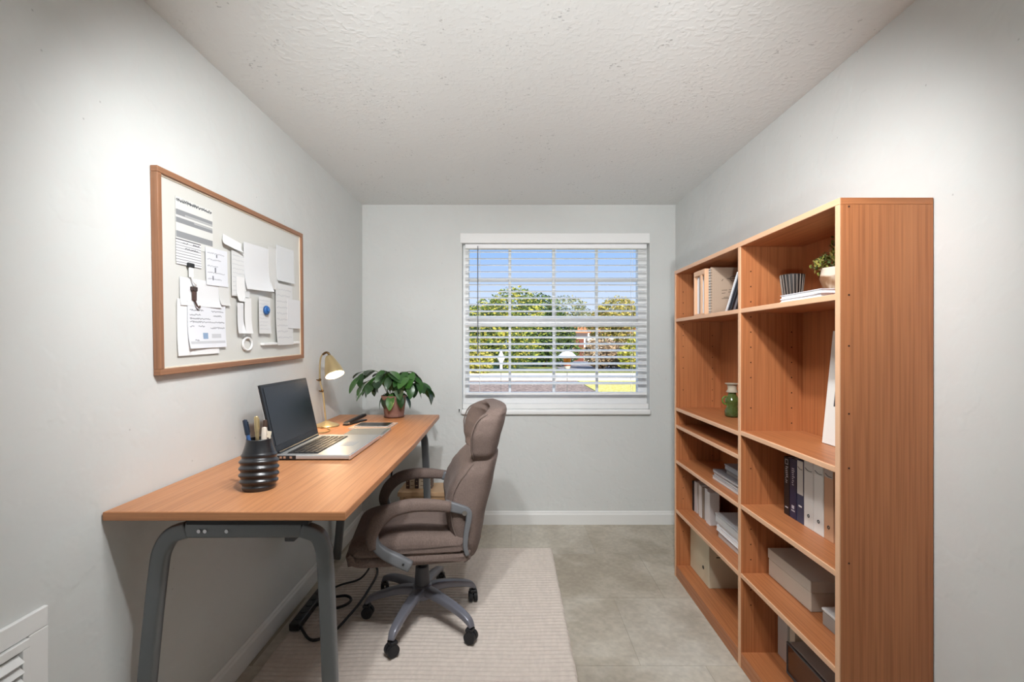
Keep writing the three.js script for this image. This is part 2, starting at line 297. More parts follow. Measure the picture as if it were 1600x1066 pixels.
// ---------------------------------------------------------------- bookcase
const BX0 = 0.965, BX1 = 1.242, DF = 2.88, DM = 2.062, DN = 1.431, BT = 1.797;
{
  const t = thing('bookcase', 'tall double orange-brown wooden bookcase with open shelves', 'bookcase', [0, 0, 0]);
  const P = 0.02;
  const vert = (name, d0, d1, o) => mk(name, merged([span(BX0 + 0.004, BX1, 0, BT - P, -d1, -d0, 0.0015, 1, [o, o * 2])]), M.wood, t);
  vert('side_panel', DN, DN + P, 0.1); vert('divider', DM - P / 2, DM + P / 2, 0.37); vert('side_panel', DF - P, DF, 0.23);
  for (const [d0, d1] of [[DN, DN + P], [DM - P / 2, DM + P / 2], [DF - P, DF]]) mk('edge_band', span(BX0, BX0 + 0.0045, 0, BT - P, -d1, -d0, 0.0015), M.woodEdge, t);
  mk('top', span(BX0 + 0.004, BX1, BT - P, BT, -DF, -DN, 0.0015, 2, [0.4, 0]), M.wood, t); mk('edge_band', span(BX0, BX0 + 0.0045, BT - P, BT, -DF, -DN, 0.0015), M.woodEdge, t);
  mk('back_panel', span(BX1 - 0.012, BX1 - 0.004, 0.05, BT - P, -DM + P / 2, -DN - P, 0.001, 1, [0.13, 0]), M.wood, t); mk('back_panel', span(BX1 - 0.012, BX1 - 0.004, 0.05, BT - P, -DF + P, -DM - P / 2, 0.001, 1, [0.31, 0]), M.wood, t);
  const shelf = (y, d0, d1, i) => {   // y: upper face
    const s = mk('shelf', span(BX0 + 0.006, BX1 - 0.012, y - 0.019, y, -d1 + 0.0005, -d0 - 0.0005, 0.0015, 2, [0.09 * i, 0.17 * i]), M.wood, t);
    mk('edge_band', span(BX0 + 0.001, BX0 + 0.0065, y - 0.019, y, -d1 + 0.0005, -d0 - 0.0005, 0.003), M.woodEdge, s);
  };
  [1.515, 1.0, 0.69, 0.4].forEach((y, i) => shelf(y, DN + P, DM - P / 2, i)); [1.515, 0.993, 0.893, 0.685, 0.395].forEach((y, i) => shelf(y, DM + P / 2, DF - P, i + 5));
  for (const [a, b] of [[DN + P, DM - P / 2], [DM + P / 2, DF - P]]) { mk('bottom_shelf', span(BX0 + 0.004, BX1 - 0.012, 0.045, 0.065, -b, -a, 0.0015, 2, [a, 0]), M.wood, t); mk('plinth', span(BX0 + 0.003, BX0 + 0.021, 0, 0.045, -b, -a, 0.001, 2), M.wood, t); }
  const holes = (d, sign) => { const l = []; for (const x of [BX0 + 0.045, BX1 - 0.06]) for (let y = 0.2; y < 1.72; y += 0.064) if (hash(Math.round(y * 1000), Math.round(x * 1000), 5) > 0.35) l.push(cyl(0.0028, 0.0028, 0.001, 8).rotateX(Math.PI / 2).translate(x, y, -d + sign * 0.0004)); return merged(l); };
  const hm = std({ color: 0x3a2013, roughness: 0.9 });
  mk('pin_holes', holes(DM - P / 2, 1), hm, t).userData = { kind: 'stuff' }; mk('pin_holes', holes(DF - P, 1), hm, t).userData = { kind: 'stuff' };
  mk('pin_holes', merged([0.29, 0.72, 1.0, 1.16, 1.36, 1.51, 1.77].map((y) => cyl(0.0028, 0.0028, 0.001, 8).rotateX(Math.PI / 2).translate(BX0 + 0.028, y, -DN + 0.0004))), hm, t).userData = { kind: 'stuff' };
}
// what stands on the shelves. on(x0, x1, d0, d1, y): centre of a footprint
const on = (x0, x1, d0, d1, y) => [(x0 + x1) / 2, y, -(d0 + d1) / 2];
function book(name, label, category, x0, x1, d0, d1, y, h, cover, pages, spineAt, group) {   // standing book: cover boards, spine towards -x, page block
  const t = thing(name, label, category, on(x0, x1, d0, d1, y), 0, group), w = x1 - x0, d = d1 - d0, b = Math.min(0.003, d * 0.15);
  mk('cover', merged([span(-w / 2, w / 2, 0, h, -d / 2, -d / 2 + b, 0.0008), span(-w / 2, w / 2, 0, h, d / 2 - b, d / 2, 0.0008), span(-w / 2, -w / 2 + 0.004, 0, h, -d / 2 + b, d / 2 - b, 0.0008)]), cover, t);
  mk('pages', span(-w / 2 + 0.0042, w / 2 - 0.003, 0.003, h - 0.003, -d / 2 + b, d / 2 - b, 0.0005), pages, t);
  return t;
}
{ // near unit, upper shelf
  const y = 1.515;
  let t = thing('book', 'thin white book lying under another white book on the upper shelf', 'book', [1.022, y, -1.645], 0.02);
  const flat = (t, w, h, d, cov) => { mk('cover', merged([span(-w / 2, w / 2, 0, 0.0022, -d / 2, d / 2, 0.0008), span(-w / 2, w / 2, h - 0.0022, h, -d / 2, d / 2, 0.0008), span(w / 2 - 0.003, w / 2, 0.0022, h - 0.0022, -d / 2, d / 2, 0.0008)]), cov, t); mk('pages', span(-w / 2 + 0.003, w / 2 - 0.0032, 0.0024, h - 0.0024, -d / 2 + 0.003, d / 2 - 0.003, 0.0005), M.paper, t); };
  flat(t, 0.1, 0.011, 0.225, C(0xe6e6ec));
  t = thing('book', 'white book lying on top of a thin white book on the upper shelf', 'book', [1.022, y + 0.0112, -1.645], -0.01); flat(t, 0.098, 0.014, 0.235, C(0xf0f0f6));
  t = thing('striped_cup', 'small dark cup with fine vertical pale stripes on the upper shelf', 'cup', [1.115, y, -1.93]);
  const cp = []; mk('body', lathe([[0.001, 0.001], [0.028, 0.001], [0.03, 0.006], [0.043, 0.125], [0.04, 0.125], [0.027, 0.01], [0.001, 0.009]], 32), C(0x2a2624, 0.5), t);
  for (let k = 0; k < 20; k++) { const a = k / 20 * Math.PI * 2; cp.push(tube([[0.0308 * Math.cos(a), 0.008, 0.0308 * Math.sin(a)], [0.0437 * Math.cos(a + 0.15), 0.123, 0.0437 * Math.sin(a + 0.15)]], 0.0017, 4, 5)); }
  mk('stripes', merged(cp), C(0x8c8178, 0.6), t);
  t = thing('trinket_box', 'small dark lidded box behind the white books', 'box', [1.182, y, -1.79]); mk('body', rbox(0.05, 0.028, 0.06, 0.003), C(0x3a2a24), t, [0, 0.014, 0]); mk('lid', rbox(0.053, 0.012, 0.063, 0.003), C(0x4a3a33), t, [0, 0.0345, 0]);
  t = thing('potted_plant', 'small bushy plant with yellow-green leaves in a mottled stone pot', 'plant', [1.142, y, -1.7]);
  const stone = dataTex(256, 256, (u, v) => mixc(rgb(126, 88, 58), rgb(206, 190, 172), sstep(0.35, 0.65, fbm(u, v, 7, 5, 91, 4))), true);
  mk('pot', lathe([[0.001, 0], [0.026, 0], [0.03, 0.008], [0.044, 0.045], [0.056, 0.08], [0.054, 0.092], [0.05, 0.112], [0.054, 0.116], [0.046, 0.116], [0.044, 0.1], [0.001, 0.098]], 36), std({ map: stone, roughness: 0.8 }), t);
  const leaf = new THREE.CircleGeometry(0.0075, 6).scale(0.7, 1, 1), ls = [[], [], []];
  for (const [cx, cy, cz, r, n] of [[-0.018, 0.155, 0.03, 0.042, 90], [-0.03, 0.135, -0.035, 0.04, 90], [0.005, 0.2, 0.0, 0.035, 80], [0.0, 0.228, 0.03, 0.022, 45], [0.02, 0.15, 0.0, 0.035, 60], [-0.05, 0.14, -0.01, 0.026, 45]]) for (let k = 0; k < n; k++) {
    const a = rr(0, 6.283), c = rr(-1, 1), s = Math.sqrt(1 - c * c), q = r * rr(0.5, 1), g = leaf.clone().rotateX(rr(-1.4, 1.4)).rotateY(rr(0, 6.28)).translate(cx + q * s * Math.cos(a), cy + q * c, cz + q * s * Math.sin(a));
    ls[Math.floor(rnd() * 3)].push(g);
  }
  [0x8a8f36, 0xb6a650, 0x55682c].forEach((c, i) => { mk('foliage', merged(ls[i]), phys({ color: c, roughness: 0.8, transmission: 0.25, thickness: 0 }), t).userData = { kind: 'stuff' }; });
  mk('stems', merged([[-0.018, 0.155, 0.03], [-0.03, 0.135, -0.035], [0.005, 0.22, 0], [0.02, 0.15, 0], [-0.05, 0.14, -0.01]].map((p) => tube([[0, 0.098, 0], [p[0] * 0.5, (p[1] + 0.1) / 2 + 0.01, p[2] * 0.5], p], 0.0014, 8, 5))), C(0x4d3c22), t);
}
{ // near unit: leaning print
  const t = thing('leaning_print', 'white art print panel leaning at the back of the tall middle shelf', 'print', [1.16, 1.0, -1.63]);
  const tex = canvasTex(256, 384, (c, w, h) => { c.fillStyle = '#e9e7e2'; c.fillRect(0, 0, w, h); c.fillStyle = '#30343c'; c.fillRect(40, 90, 60, 18); c.fillRect(22, 130, 26, 130); c.fillRect(60, 130, 70, 130); c.fillStyle = '#8d939c'; c.fillRect(140, 150, 70, 100); c.fillRect(64, 210, 20, 40); });
  mk('board', rbox(0.012, 0.415, 0.34, 0.002), C(0xebe9e4), t, [0.015, 0.207, 0], [0, 0, -0.1]);
  mk('print', new THREE.PlaneGeometry(0.3, 0.38).rotateY(-Math.PI / 2).translate(-0.0063, 0, 0), std({ map: tex, roughness: 0.6 }), t, [0.015, 0.207, 0], [0, 0, -0.1]);
}
{ // near unit: six binders
  const y = 0.69, e = [1.645, 1.697, 1.755, 1.813, 1.858, 1.905, 1.945];
  const spec = [
    ['ring_binder', 'tan card binder with a finger hole, last in the row of binders', 0.255, 0xc79a78, 1], ['ring_binder', 'white binder standing against the tan binder', 0.25, 0xe4e3df, 1], ['ring_binder', 'white binder standing against the half navy binder', 0.245, 0xdddcd8, 1],
    ['ring_binder', 'binder with a pale upper and navy lower spine', 0.238, 0x3a3d55, 2], ['hardback_book', 'navy hardback book with pale lettering beside a black book', 0.232, 0x262a4a, 3], ['hardback_book', 'black hardback book with pale spine lettering at the end of the binders', 0.228, 0x15161c, 4]];
  spec.forEach(([name, label, h, col, kind], i) => {
    const d0 = e[i] + 0.0012, d1 = e[i + 1] - 0.0012, w = d1 - d0, X0 = 1.09, X1 = 1.222;
    if (kind >= 3) {
      const t = book(name, label, 'book', X0, X1, d0, d1, y, h, C(col, 0.45), M.paper3);
      const tex = canvasTex(64, 384, (c, W, H) => { c.fillStyle = '#' + col.toString(16).padStart(6, '0'); c.fillRect(0, 0, W, H); c.fillStyle = '#c9ccd6'; let q = kind * 31; for (let k = 0; k < 9; k++) { q = (q * 37 + 11) % 97; c.fillRect(16 + (q % 9), 60 + k * 13, 12 + q % 22, 6); } c.fillRect(14, 330, 36, 8); if (kind === 4) { c.strokeStyle = '#c9ccd6'; c.lineWidth = 4; c.strokeRect(16, 14, 32, 30); } else c.fillRect(18, 300, 26, 22); });
      mk('spine_print', new THREE.PlaneGeometry(w - 0.002, h - 0.002).rotateY(-Math.PI / 2), std({ map: tex, roughness: 0.45 }), t, [-(X1 - X0) / 2 - 0.0006, h / 2, 0]);
    } else {
      const t = thing(name, label, 'binder', on(X0, X1, d0, d1, y)), L = X1 - X0;
      mk('cover', merged([span(-L / 2, L / 2, 0, h, -w / 2, -w / 2 + 0.003, 0.001), span(-L / 2, L / 2, 0, h, w / 2 - 0.003, w / 2, 0.001), span(-L / 2, -L / 2 + 0.0035, 0, h, -w / 2 + 0.003, w / 2 - 0.003, 0.001)]), C(col, 0.6), t);
      mk('papers', span(-L / 2 + 0.01, L / 2 - 0.01, 0.004, h - 0.012, -w / 2 + 0.004, w / 2 - 0.004, 0.001), M.paper3, t);
      if (kind === 2) mk('label', span(-L / 2 - 0.0008, -L / 2 + 0.0003, h * 0.45, h - 0.004, -w / 2 + 0.003, w / 2 - 0.003, 0.0004), C(0xcfcdc8), t);
      else mk('label', span(-L / 2 - 0.0008, -L / 2 + 0.0003, h - 0.04, h - 0.006, -w / 2 + 0.003, w / 2 - 0.003, 0.0004), C(i ? 0xd0cfca : 0xb9afa6), t);
      mk('label_line', tube([[-L / 2 - 0.001, h - 0.028, -w / 2 + 0.008], [-L / 2 - 0.001, h - 0.035, 0], [-L / 2 - 0.001, h - 0.034, w / 2 - 0.006]], 0.0011, 8, 5), M.darkMetal, t);
      if (kind === 1) mk('finger_hole', new THREE.TorusGeometry(0.005, 0.0016, 6, 14).rotateY(Math.PI / 2).translate(-L / 2 - 0.0004, 0.045, 0), M.darkMetal, t); else mk('label_mark', span(-L / 2 - 0.0008, -L / 2 + 0.0003, 0.06, 0.066, -0.01, 0.01, 0.0003), M.paper, t);
    }
  });
}
function lidBox(name, label, x0, x1, d0, d1, y, h, lidH, body, lid) {
  const t = thing(name, label, 'box', on(x0, x1, d0, d1, y)), w = x1 - x0, d = d1 - d0;
  mk('body', rbox(w - 0.005, h - lidH, d - 0.005, 0.003).translate(0, (h - lidH) / 2, 0), body, t);
  mk('inner_rim', rbox(w - 0.009, 0.004, d - 0.009, 0.001).translate(0, h - lidH + 0.001, 0), body, t);
  mk('lid', rbox(w, lidH - 0.003, d, 0.003).translate(0, h - (lidH - 0.003) / 2, 0), lid, t);
}
lidBox('storage_box', 'large cream cardboard storage box with a fitted lid', 1.075, 1.222, 1.747, 2.04, 0.4, 0.112, 0.044, C(0xcfc6b8), C(0xd6d0c5));
lidBox('storage_box', 'small grey box with a dark rim in front of the large cream box', 1.07, 1.18, 1.49, 1.68, 0.4, 0.058, 0.012, C(0xa19c95), C(0xe2e0dd));
{ // near unit, bottom
  const y = 0.065;
  let t = thing('ring_binder', 'tall plain white binder against the bookcase divider on the lowest shelf', 'binder', on(1.12, 1.222, 1.975, 2.045, y));
  mk('cover', merged([span(-0.051, 0.051, 0, 0.29, -0.035, -0.032, 0.001), span(-0.051, 0.051, 0, 0.29, 0.032, 0.035, 0.001), span(-0.051, -0.047, 0, 0.29, -0.032, 0.032, 0.001)]), C(0xc9c7c5), t); mk('papers', span(-0.044, 0.045, 0.004, 0.28, -0.031, 0.031, 0.001), M.paper3, t);
  book('hardback_book', 'cream book with a black top edge beside the tall white binder', 'book', 1.128, 1.222, 1.935, 1.972, y, 0.19, C(0xd9d2c2), C(0x2a2422));
  t = thing('stereo_unit', 'grey box shaped device with a glossy black front panel on the lowest shelf', 'device', on(1.09, 1.222, 1.56, 1.925, y));
  mk('housing', rbox(0.126, 0.125, 0.365, 0.006), C(0xb6b4b0, 0.4), t, [0.003, 0.0635, 0]); mk('front_panel', rbox(0.008, 0.112, 0.35, 0.004), phys({ color: 0x15161a, roughness: 0.15, clearcoat: 1 }), t, [-0.063, 0.0635, 0]);
  mk('front_frame', merged([span(-0.069, -0.061, 0.118, 0.126, -0.182, 0.182, 0.002), span(-0.069, -0.061, 0.001, 0.008, -0.182, 0.182, 0.002), span(-0.069, -0.061, 0.008, 0.118, -0.182, -0.176, 0.002), span(-0.069, -0.061, 0.008, 0.118, 0.176, 0.182, 0.002)]), C(0x4b4c50, 0.35), t);
}
{ // far unit, upper shelf
  const y = 1.515;
  let t = thing('magazine_holder', 'light wooden magazine holder with an open slotted front', 'magazine holder', on(0.975, 1.2, 2.455, 2.6, y));
  const h = 0.232, w = 0.225, d = 0.145, wd = C(0xd9ae8c, 0.5);
  mk('side', span(-w / 2, w / 2, 0, h, -d / 2, -d / 2 + 0.008, 0.001), wd, t); mk('side', span(-w / 2, w / 2, 0, h, d / 2 - 0.008, d / 2, 0.001), wd, t); mk('base', span(-w / 2, w / 2, 0, 0.008, -d / 2 + 0.008, d / 2 - 0.008, 0.001), wd, t); mk('front_rail', span(-w / 2, -w / 2 + 0.008, h - 0.025, h, -d / 2 + 0.008, d / 2 - 0.008, 0.001), wd, t); mk('front_stile', span(-w / 2, -w / 2 + 0.008, 0.008, h - 0.025, 0.01, 0.03, 0.001), wd, t); mk('back', span(w / 2 - 0.006, w / 2, 0.008, h, -d / 2 + 0.008, d / 2 - 0.008, 0.001), wd, t);
  [[0xe9eaee, -0.052, 0.02, 'thin white magazine'], [0x8f9096, -0.034, 0.012, 'thin grey magazine'], [0xf2f2f4, -0.016, 0.016, 'white magazine next to the stile']].forEach(([c, dz, th, l]) => book('magazine', l + ' in the wooden magazine holder', 'magazine', 0.99, 1.18, 2.5275 - dz - th / 2, 2.5275 - dz + th / 2, y + 0.0085, 0.195, C(c), M.paper));
  t = thing('spiral_notebook', 'tan card notebook with a spiral spine and dark sketch marks on its cover', 'notebook', on(0.985, 1.2, 2.415, 2.45, y));
  const cov = canvasTex(384, 384, (c, W, H) => { c.fillStyle = '#b09a86'; c.fillRect(0, 0, W, H); c.strokeStyle = '#4a3c33'; c.lineWidth = 5; c.beginPath(); c.ellipse(190, 90, 42, 20, 0, 0, 7); c.stroke(); c.beginPath(); c.moveTo(120, 90); c.lineTo(260, 90); c.moveTo(60, 110); c.lineTo(75, 95); c.stroke(); c.lineWidth = 4; for (const [x, q, l] of [[60, 190, 60], [135, 185, 70], [60, 215, 40], [130, 205, 30], [165, 200, 45], [60, 260, 90], [80, 250, 50]]) { c.beginPath(); c.moveTo(x, q); c.lineTo(x + l, q - 4); c.stroke(); } });
  mk('block', span(-0.1, 0.1075, 0.004, 0.228, -0.0165, 0.0135, 0.001), M.paper3, t); mk('cover', rbox(0.21, 0.232, 0.003, 0.001), C(0xb09a86, 0.7), t, [0.0025, 0.116, 0.015]); mk('cover_print', new THREE.PlaneGeometry(0.18, 0.225), std({ map: cov, roughness: 0.7 }), t, [0.014, 0.116, 0.0169]);
  const rg = []; for (let k = 0; k < 16; k++) rg.push(new THREE.TorusGeometry(0.008, 0.0013, 5, 12).rotateX(Math.PI / 2).translate(-0.1, 0.012 + k * 0.0138, 0.009)); mk('spiral', merged(rg), C(0x3b2f2b, 0.4, 0.4), t);
  [[0xeceef2, 0.206, 2.2865, 'white edged'], [0x3a3d44, 0.19, 2.263, 'dark grey'], [0x22242a, 0.165, 2.236, 'short black']].forEach(([c, hh, d, l], k) => { const p = thing('leaning_folder', l + ' folder leaning against the bookcase divider', 'folder', [1.09, y, -d]); const tilt = 0.62; mk('cover', rbox(0.17, hh, 0.008, 0.002).translate(0, hh / 2 + 0.0045, 0), C(c, 0.4), p, [0, 0, 0], [tilt, 0, 0]); mk('band', rbox(0.01, hh - 0.004, 0.0092, 0.001).translate(-0.07, hh / 2 + 0.0045, 0), C(0x8a8d94, 0.5), p, [0, 0, 0], [tilt, 0, 0]); });
}
{ // green glass jug
  const t = thing('glass_jug', 'small green glass jug with a pale collar on the middle shelf', 'jug', [1.13, 0.993, -2.49]);
  mk('body', lathe([[0.001, 0.001], [0.03, 0.001], [0.034, 0.008], [0.036, 0.03], [0.026, 0.055], [0.034, 0.075], [0.036, 0.09], [0.02, 0.112], [0.018, 0.125], [0.015, 0.125], [0.016, 0.112], [0.03, 0.09], [0.028, 0.075], [0.022, 0.055], [0.03, 0.03], [0.001, 0.01]], 32), phys({ color: 0xa9c06a, transmission: 0.85, thickness: 0.01, roughness: 0.08, ior: 1.5, attenuationColor: new THREE.Color(0x6f9434), attenuationDistance: 0.02 }), t);
  mk('collar', lathe([[0.0185, 0.126], [0.03, 0.127], [0.021, 0.142], [0.024, 0.165], [0.034, 0.168], [0.034, 0.172], [0.018, 0.172], [0.017, 0.126]], 28), C(0xb9ae9a, 0.5), t); mk('handle', new THREE.TorusGeometry(0.02, 0.004, 8, 16, Math.PI).rotateZ(Math.PI / 2).translate(-0.03, 0.085, 0), C(0x5b7a34, 0.2), t);
}
function flatStack(list, group) {   // [name, label, category, x0, x1, d0, d1, h, colour, pagesColour]
  let y = list.y;
  for (const [name, label, cat, x0, x1, d0, d1, h, c, pc] of list.items) {
    const t = thing(name, label, cat, on(x0, x1, d0, d1, y), 0, group), w = x1 - x0, d = d1 - d0;
    if (pc) { const b = Math.min(0.003, h * 0.18); mk('cover', merged([span(-w / 2, w / 2, 0, b, -d / 2, d / 2, 0.0008), span(-w / 2, w / 2, h - b, h, -d / 2, d / 2, 0.0008), span(w / 2 - 0.003, w / 2, b, h - b, -d / 2, d / 2, 0.0005)]), C(c), t); mk('pages', span(-w / 2 + 0.002, w / 2 - 0.0032, b, h - b, -d / 2 + 0.002, d / 2 - 0.002, 0.0005), C(pc, 0.85), t); }
    else { mk('tray', rbox(w, h - 0.008, d, 0.006).translate(0, (h - 0.008) / 2, 0), C(c), t); mk('lid', rbox(w + 0.003, 0.0075, d + 0.003, 0.003).translate(0, h - 0.004, 0), C(c - 0x080808), t); }
    y += h + 0.0003;
  }
}
flatStack({ y: 0.685, items: [
  ['book', 'pale grey paperback at the bottom of the stack of grey paperbacks', 'book', 1.02, 1.2, 2.09, 2.47, 0.016, 0xa8a3a2, 0xd5d2cf], ['book', 'mid grey paperback second from the bottom of the stack of grey paperbacks', 'book', 1.025, 1.205, 2.09, 2.465, 0.016, 0x8f8988, 0xc9c5c3], ['book', 'dark grey paperback in the stack above the row of white books', 'book', 1.022, 1.2, 2.1, 2.47, 0.014, 0x6f6b6c, 0xb8b4b3],
  ['book', 'dark brown book under the grey box file', 'book', 1.05, 1.2, 2.1, 2.38, 0.02, 0x6a5f5b, 0x938a85], ['box_file', 'flat grey box file topmost on the stack of grey paperbacks', 'box', 1.045, 1.2, 2.1, 2.385, 0.028, 0xa3a3a6]] });
flatStack({ y: 0.395, items: [
  ['book', 'brown covered book at the bottom of the stack beside the row of white books', 'book', 1.04, 1.2, 2.09, 2.45, 0.032, 0xa5765a, 0xc3bab5], ['book', 'thick white book in the middle of the stack beside the row of white books', 'book', 1.036, 1.2, 2.09, 2.46, 0.026, 0xd9d9dc, 0xeeeeee], ['book', 'white magazine under the pale grey box file', 'book', 1.038, 1.2, 2.09, 2.455, 0.016, 0xe8e8ea, 0xf2f2f2], ['box_file', 'pale grey box file topmost beside the row of white books', 'box', 1.03, 1.2, 2.09, 2.46, 0.045, 0xc2c2c2]] });
{
  const cols = [0x2a2a2e, 0xd8d8da, 0xb9b2a8, 0xe6e6e6, 0x94877a, 0xdedee0, 0xe9e9ea], hs = [0.17, 0.176, 0.178, 0.175, 0.172, 0.178, 0.174], ws = [0.022, 0.043, 0.034, 0.036, 0.026, 0.04, 0.05];
  const says = ['narrow black book at the far end of the row of white books', 'white book standing beside the narrow black book', 'beige book between two white books in the lower row', 'white book standing between the beige and the taupe book', 'taupe book in the lower row of white books', 'white book standing beside the taupe book', 'thickest white book ending the lower row of white books'];
  let d = 2.852; cols.forEach((c, i) => { book('book', says[i], 'book', 1.06 + (i % 3) * 0.004, 1.112, d - ws[i], d - 0.0008, 0.395, hs[i], C(c), M.paper, null, 'lower row of white books'); d -= ws[i] + 0.0004; });
  const t = thing('file_box', 'cream card file box with a finger hole and a dark label slot', 'box', on(1.05, 1.222, 2.585, 2.855, 0.065)), cm = C(0xd3c9b0);
  mk('body', rbox(0.172, 0.27, 0.27, 0.003).translate(0, 0.135, 0), cm, t); mk('label_slot', rbox(0.062, 0.006, 0.002, 0.0008), C(0x3a332b), t, [-0.016, 0.165, 0.1355]); mk('finger_hole', new THREE.TorusGeometry(0.008, 0.0025, 8, 18).rotateY(Math.PI / 2), C(0x4b443a), t, [-0.0865, 0.08, 0.06]); mk('hole_backing', cyl(0.008, 0.008, 0.002, 18).rotateZ(Math.PI / 2), C(0x2f2a24), t, [-0.086, 0.08, 0.06]);
}

// ---------------------------------------------------------------- desk
const DT = 0.903;
{
  const t = thing('desk', 'long wooden desk with grey splayed metal legs against the wall', 'desk');
  const x0 = -1.126, x1 = -0.458, d0 = 1.34, d1 = 3.19;
  mk('tabletop', metricUV(new THREE.ExtrudeGeometry(new THREE.Shape([[x0, d0], [x1, d0], [x1 + 0.006, (d0 + d1) / 2], [x1 - 0.014, d1], [x0, d1]].map((p) => new THREE.Vector2(...p))), { depth: 0.018, bevelEnabled: true, bevelSize: 0.004, bevelThickness: 0.004, bevelSegments: 2, bevelOffset: -0.004 }).rotateX(-Math.PI / 2).translate(0, DT - 0.022, 0), 2), M.desk, t);
  for (const d of [1.42, 3.06]) {
    const foot = d > 2 ? 0.0158 : 0.001, z = -d, mv = (g) => g.translate(0, 0, z);
    mk('leg', mv(sweep([[-1.098, foot], [-1.03, 0.7], [-1.018, 0.765], [-0.99, 0.808], [-0.94, 0.826]], 0.024, 0.017, 0.5, 30)), M.deskMetal, t);
    mk('leg', mv(sweep([[-0.515, foot], [-0.542, 0.71], [-0.548, 0.77], [-0.566, 0.808], [-0.61, 0.826]], 0.022, 0.017, 0.5, 30)), M.deskMetal, t);
    mk('top_bar', mv(sweep([[-0.941, 0.826], [-0.775, 0.826], [-0.609, 0.826]], [0.024, 0.023, 0.022], 0.017, 0.5, 6)), M.deskMetal, t);
    mk('mounting_plate', span(-0.93, -0.58, 0.848, DT - 0.026, z - 0.03, z + 0.03, 0.002), M.darkMetal, t);
    for (const x of [-0.9, -0.882, -0.82]) mk('bolt', cyl(0.0055, 0.0055, 0.005, 14).rotateX(Math.PI / 2), M.chrome, t, [x, 0.826, z + 0.0185]);
  }
  for (const x of [-0.99, -0.56]) mk('rail', span(x - 0.015, x + 0.015, 0.842, DT - 0.0265, -3.02, -1.46, 0.002), M.deskMetal, t);
}
// laptop: local x towards the sitter, z along the hinge
{
  const t = thing('laptop', 'open black and silver laptop on the wooden desk', 'laptop', [-0.79, DT, -2.15]);
  const W = 0.44, D = 0.3;
  mk('base', rbox(D, 0.018, W, 0.005).translate(0, 0.013, 0), M.silver, t); mk('front_edge', rbox(0.008, 0.019, W + 0.001, 0.003).translate(D / 2 - 0.002, 0.013, 0), M.silverEdge, t); mk('bottom_shell', rbox(D - 0.02, 0.006, W - 0.02, 0.002).translate(0, 0.003, 0), M.blackPlastic, t);
  mk('keyboard', rbox(0.125, 0.002, 0.36, 0.001).translate(-0.05, 0.0225, 0.012), M.bezel, t);
  const ks = []; for (let r = 0; r < 6; r++) for (let k = 0; k < 15; k++) { if (r === 5 && k > 4 && k < 9) continue; ks.push(new THREE.BoxGeometry(0.0165, 0.003, 0.0195).translate(-0.05 - 0.0515 + r * 0.0206, 0.0245, 0.012 - 0.167 + k * 0.0238)); }
  ks.push(new THREE.BoxGeometry(0.0165, 0.003, 0.09).translate(0.0015, 0.0245, 0.012)); mk('keys', merged(ks), M.keys, t).userData = { kind: 'stuff' };
  mk('touchpad', rbox(0.055, 0.001, 0.09, 0.0005).translate(0.075, 0.0222, 0), C(0xa6a8aa, 0.3), t);
  mk('ports', merged([0.02, 0.035, 0.06].map((q) => span(-D / 2 + q, -D / 2 + q + 0.01, 0.008, 0.017, W / 2 - 0.001, W / 2 + 0.001, 0.0004))), M.chrome, t); mk('port_strip', span(-D / 2 + 0.003, -D / 2 + 0.085, 0.005, 0.02, W / 2 - 0.002, W / 2 + 0.0004, 0.0004), M.blackPlastic, t);
  mk('hinge', cyl(0.009, 0.009, W - 0.05, 16).rotateX(Math.PI / 2).translate(-D / 2 + 0.004, 0.021, 0), M.blackPlastic, t);
  const L = mk('screen_lid', rbox(0.01, 0.285, W, 0.004).translate(0, 0.1425, 0), M.bezel, t, [-D / 2 - 0.002, 0.02, 0], [0, 0, 0.22]);
  mk('screen', rbox(0.002, 0.238, W - 0.04, 0.0008).translate(0.0055, 0.152, 0), M.screenBlack, L); mk('lid_trim', span(-0.006, -0.003, 0.002, 0.2855, W / 2 - 0.001, W / 2 + 0.001, 0.0008), M.silverEdge, L);
}
{
  let t = thing('portfolio', 'slim grey portfolio with a pale border lying beside the laptop', 'portfolio', [-0.742, DT, -2.5], 0.03);
  mk('cover', rbox(0.2, 0.012, 0.215, 0.003).translate(0, 0.006, 0), M.silverEdge, t); mk('panel', rbox(0.178, 0.002, 0.19, 0.001).translate(-0.004, 0.0125, 0), C(0x8b8983, 0.45), t);
  t = thing('magazine', 'pale magazine lying under the black tablet on the desk', 'magazine', [-0.775, DT, -2.74], -0.05); mk('cover', rbox(0.22, 0.003, 0.2, 0.001).translate(0, 0.005, 0), C(0xd9b9a4, 0.4), t); mk('pages', rbox(0.218, 0.0033, 0.197, 0.0008).translate(0, 0.0017, 0), M.paper, t);
  t = thing('tablet', 'flat black tablet lying on a pale magazine', 'tablet', [-0.768, DT + 0.0066, -2.72], -0.02); mk('body', rbox(0.185, 0.008, 0.12, 0.003).translate(0, 0.004, 0), M.silverEdge, t); mk('glass', rbox(0.178, 0.0015, 0.113, 0.0006).translate(0, 0.0083, 0), M.screenBlack, t);
  t = thing('stapler', 'slim black stapler lying near the brass lamp', 'stapler', [-0.915, DT, -2.85], 1.3);
  mk('base', rbox(0.2, 0.008, 0.034, 0.003).translate(0, 0.004, 0), M.blackPlastic, t); mk('arm', sweep([[-0.09, 0.014], [0, 0.022], [0.095, 0.034]], [0.007, 0.01, 0.009], 0.015, 0.7, 12), M.blackPlastic, t); mk('pivot', cyl(0.006, 0.006, 0.036, 12).rotateX(Math.PI / 2).translate(-0.085, 0.012, 0), M.chrome, t);
}
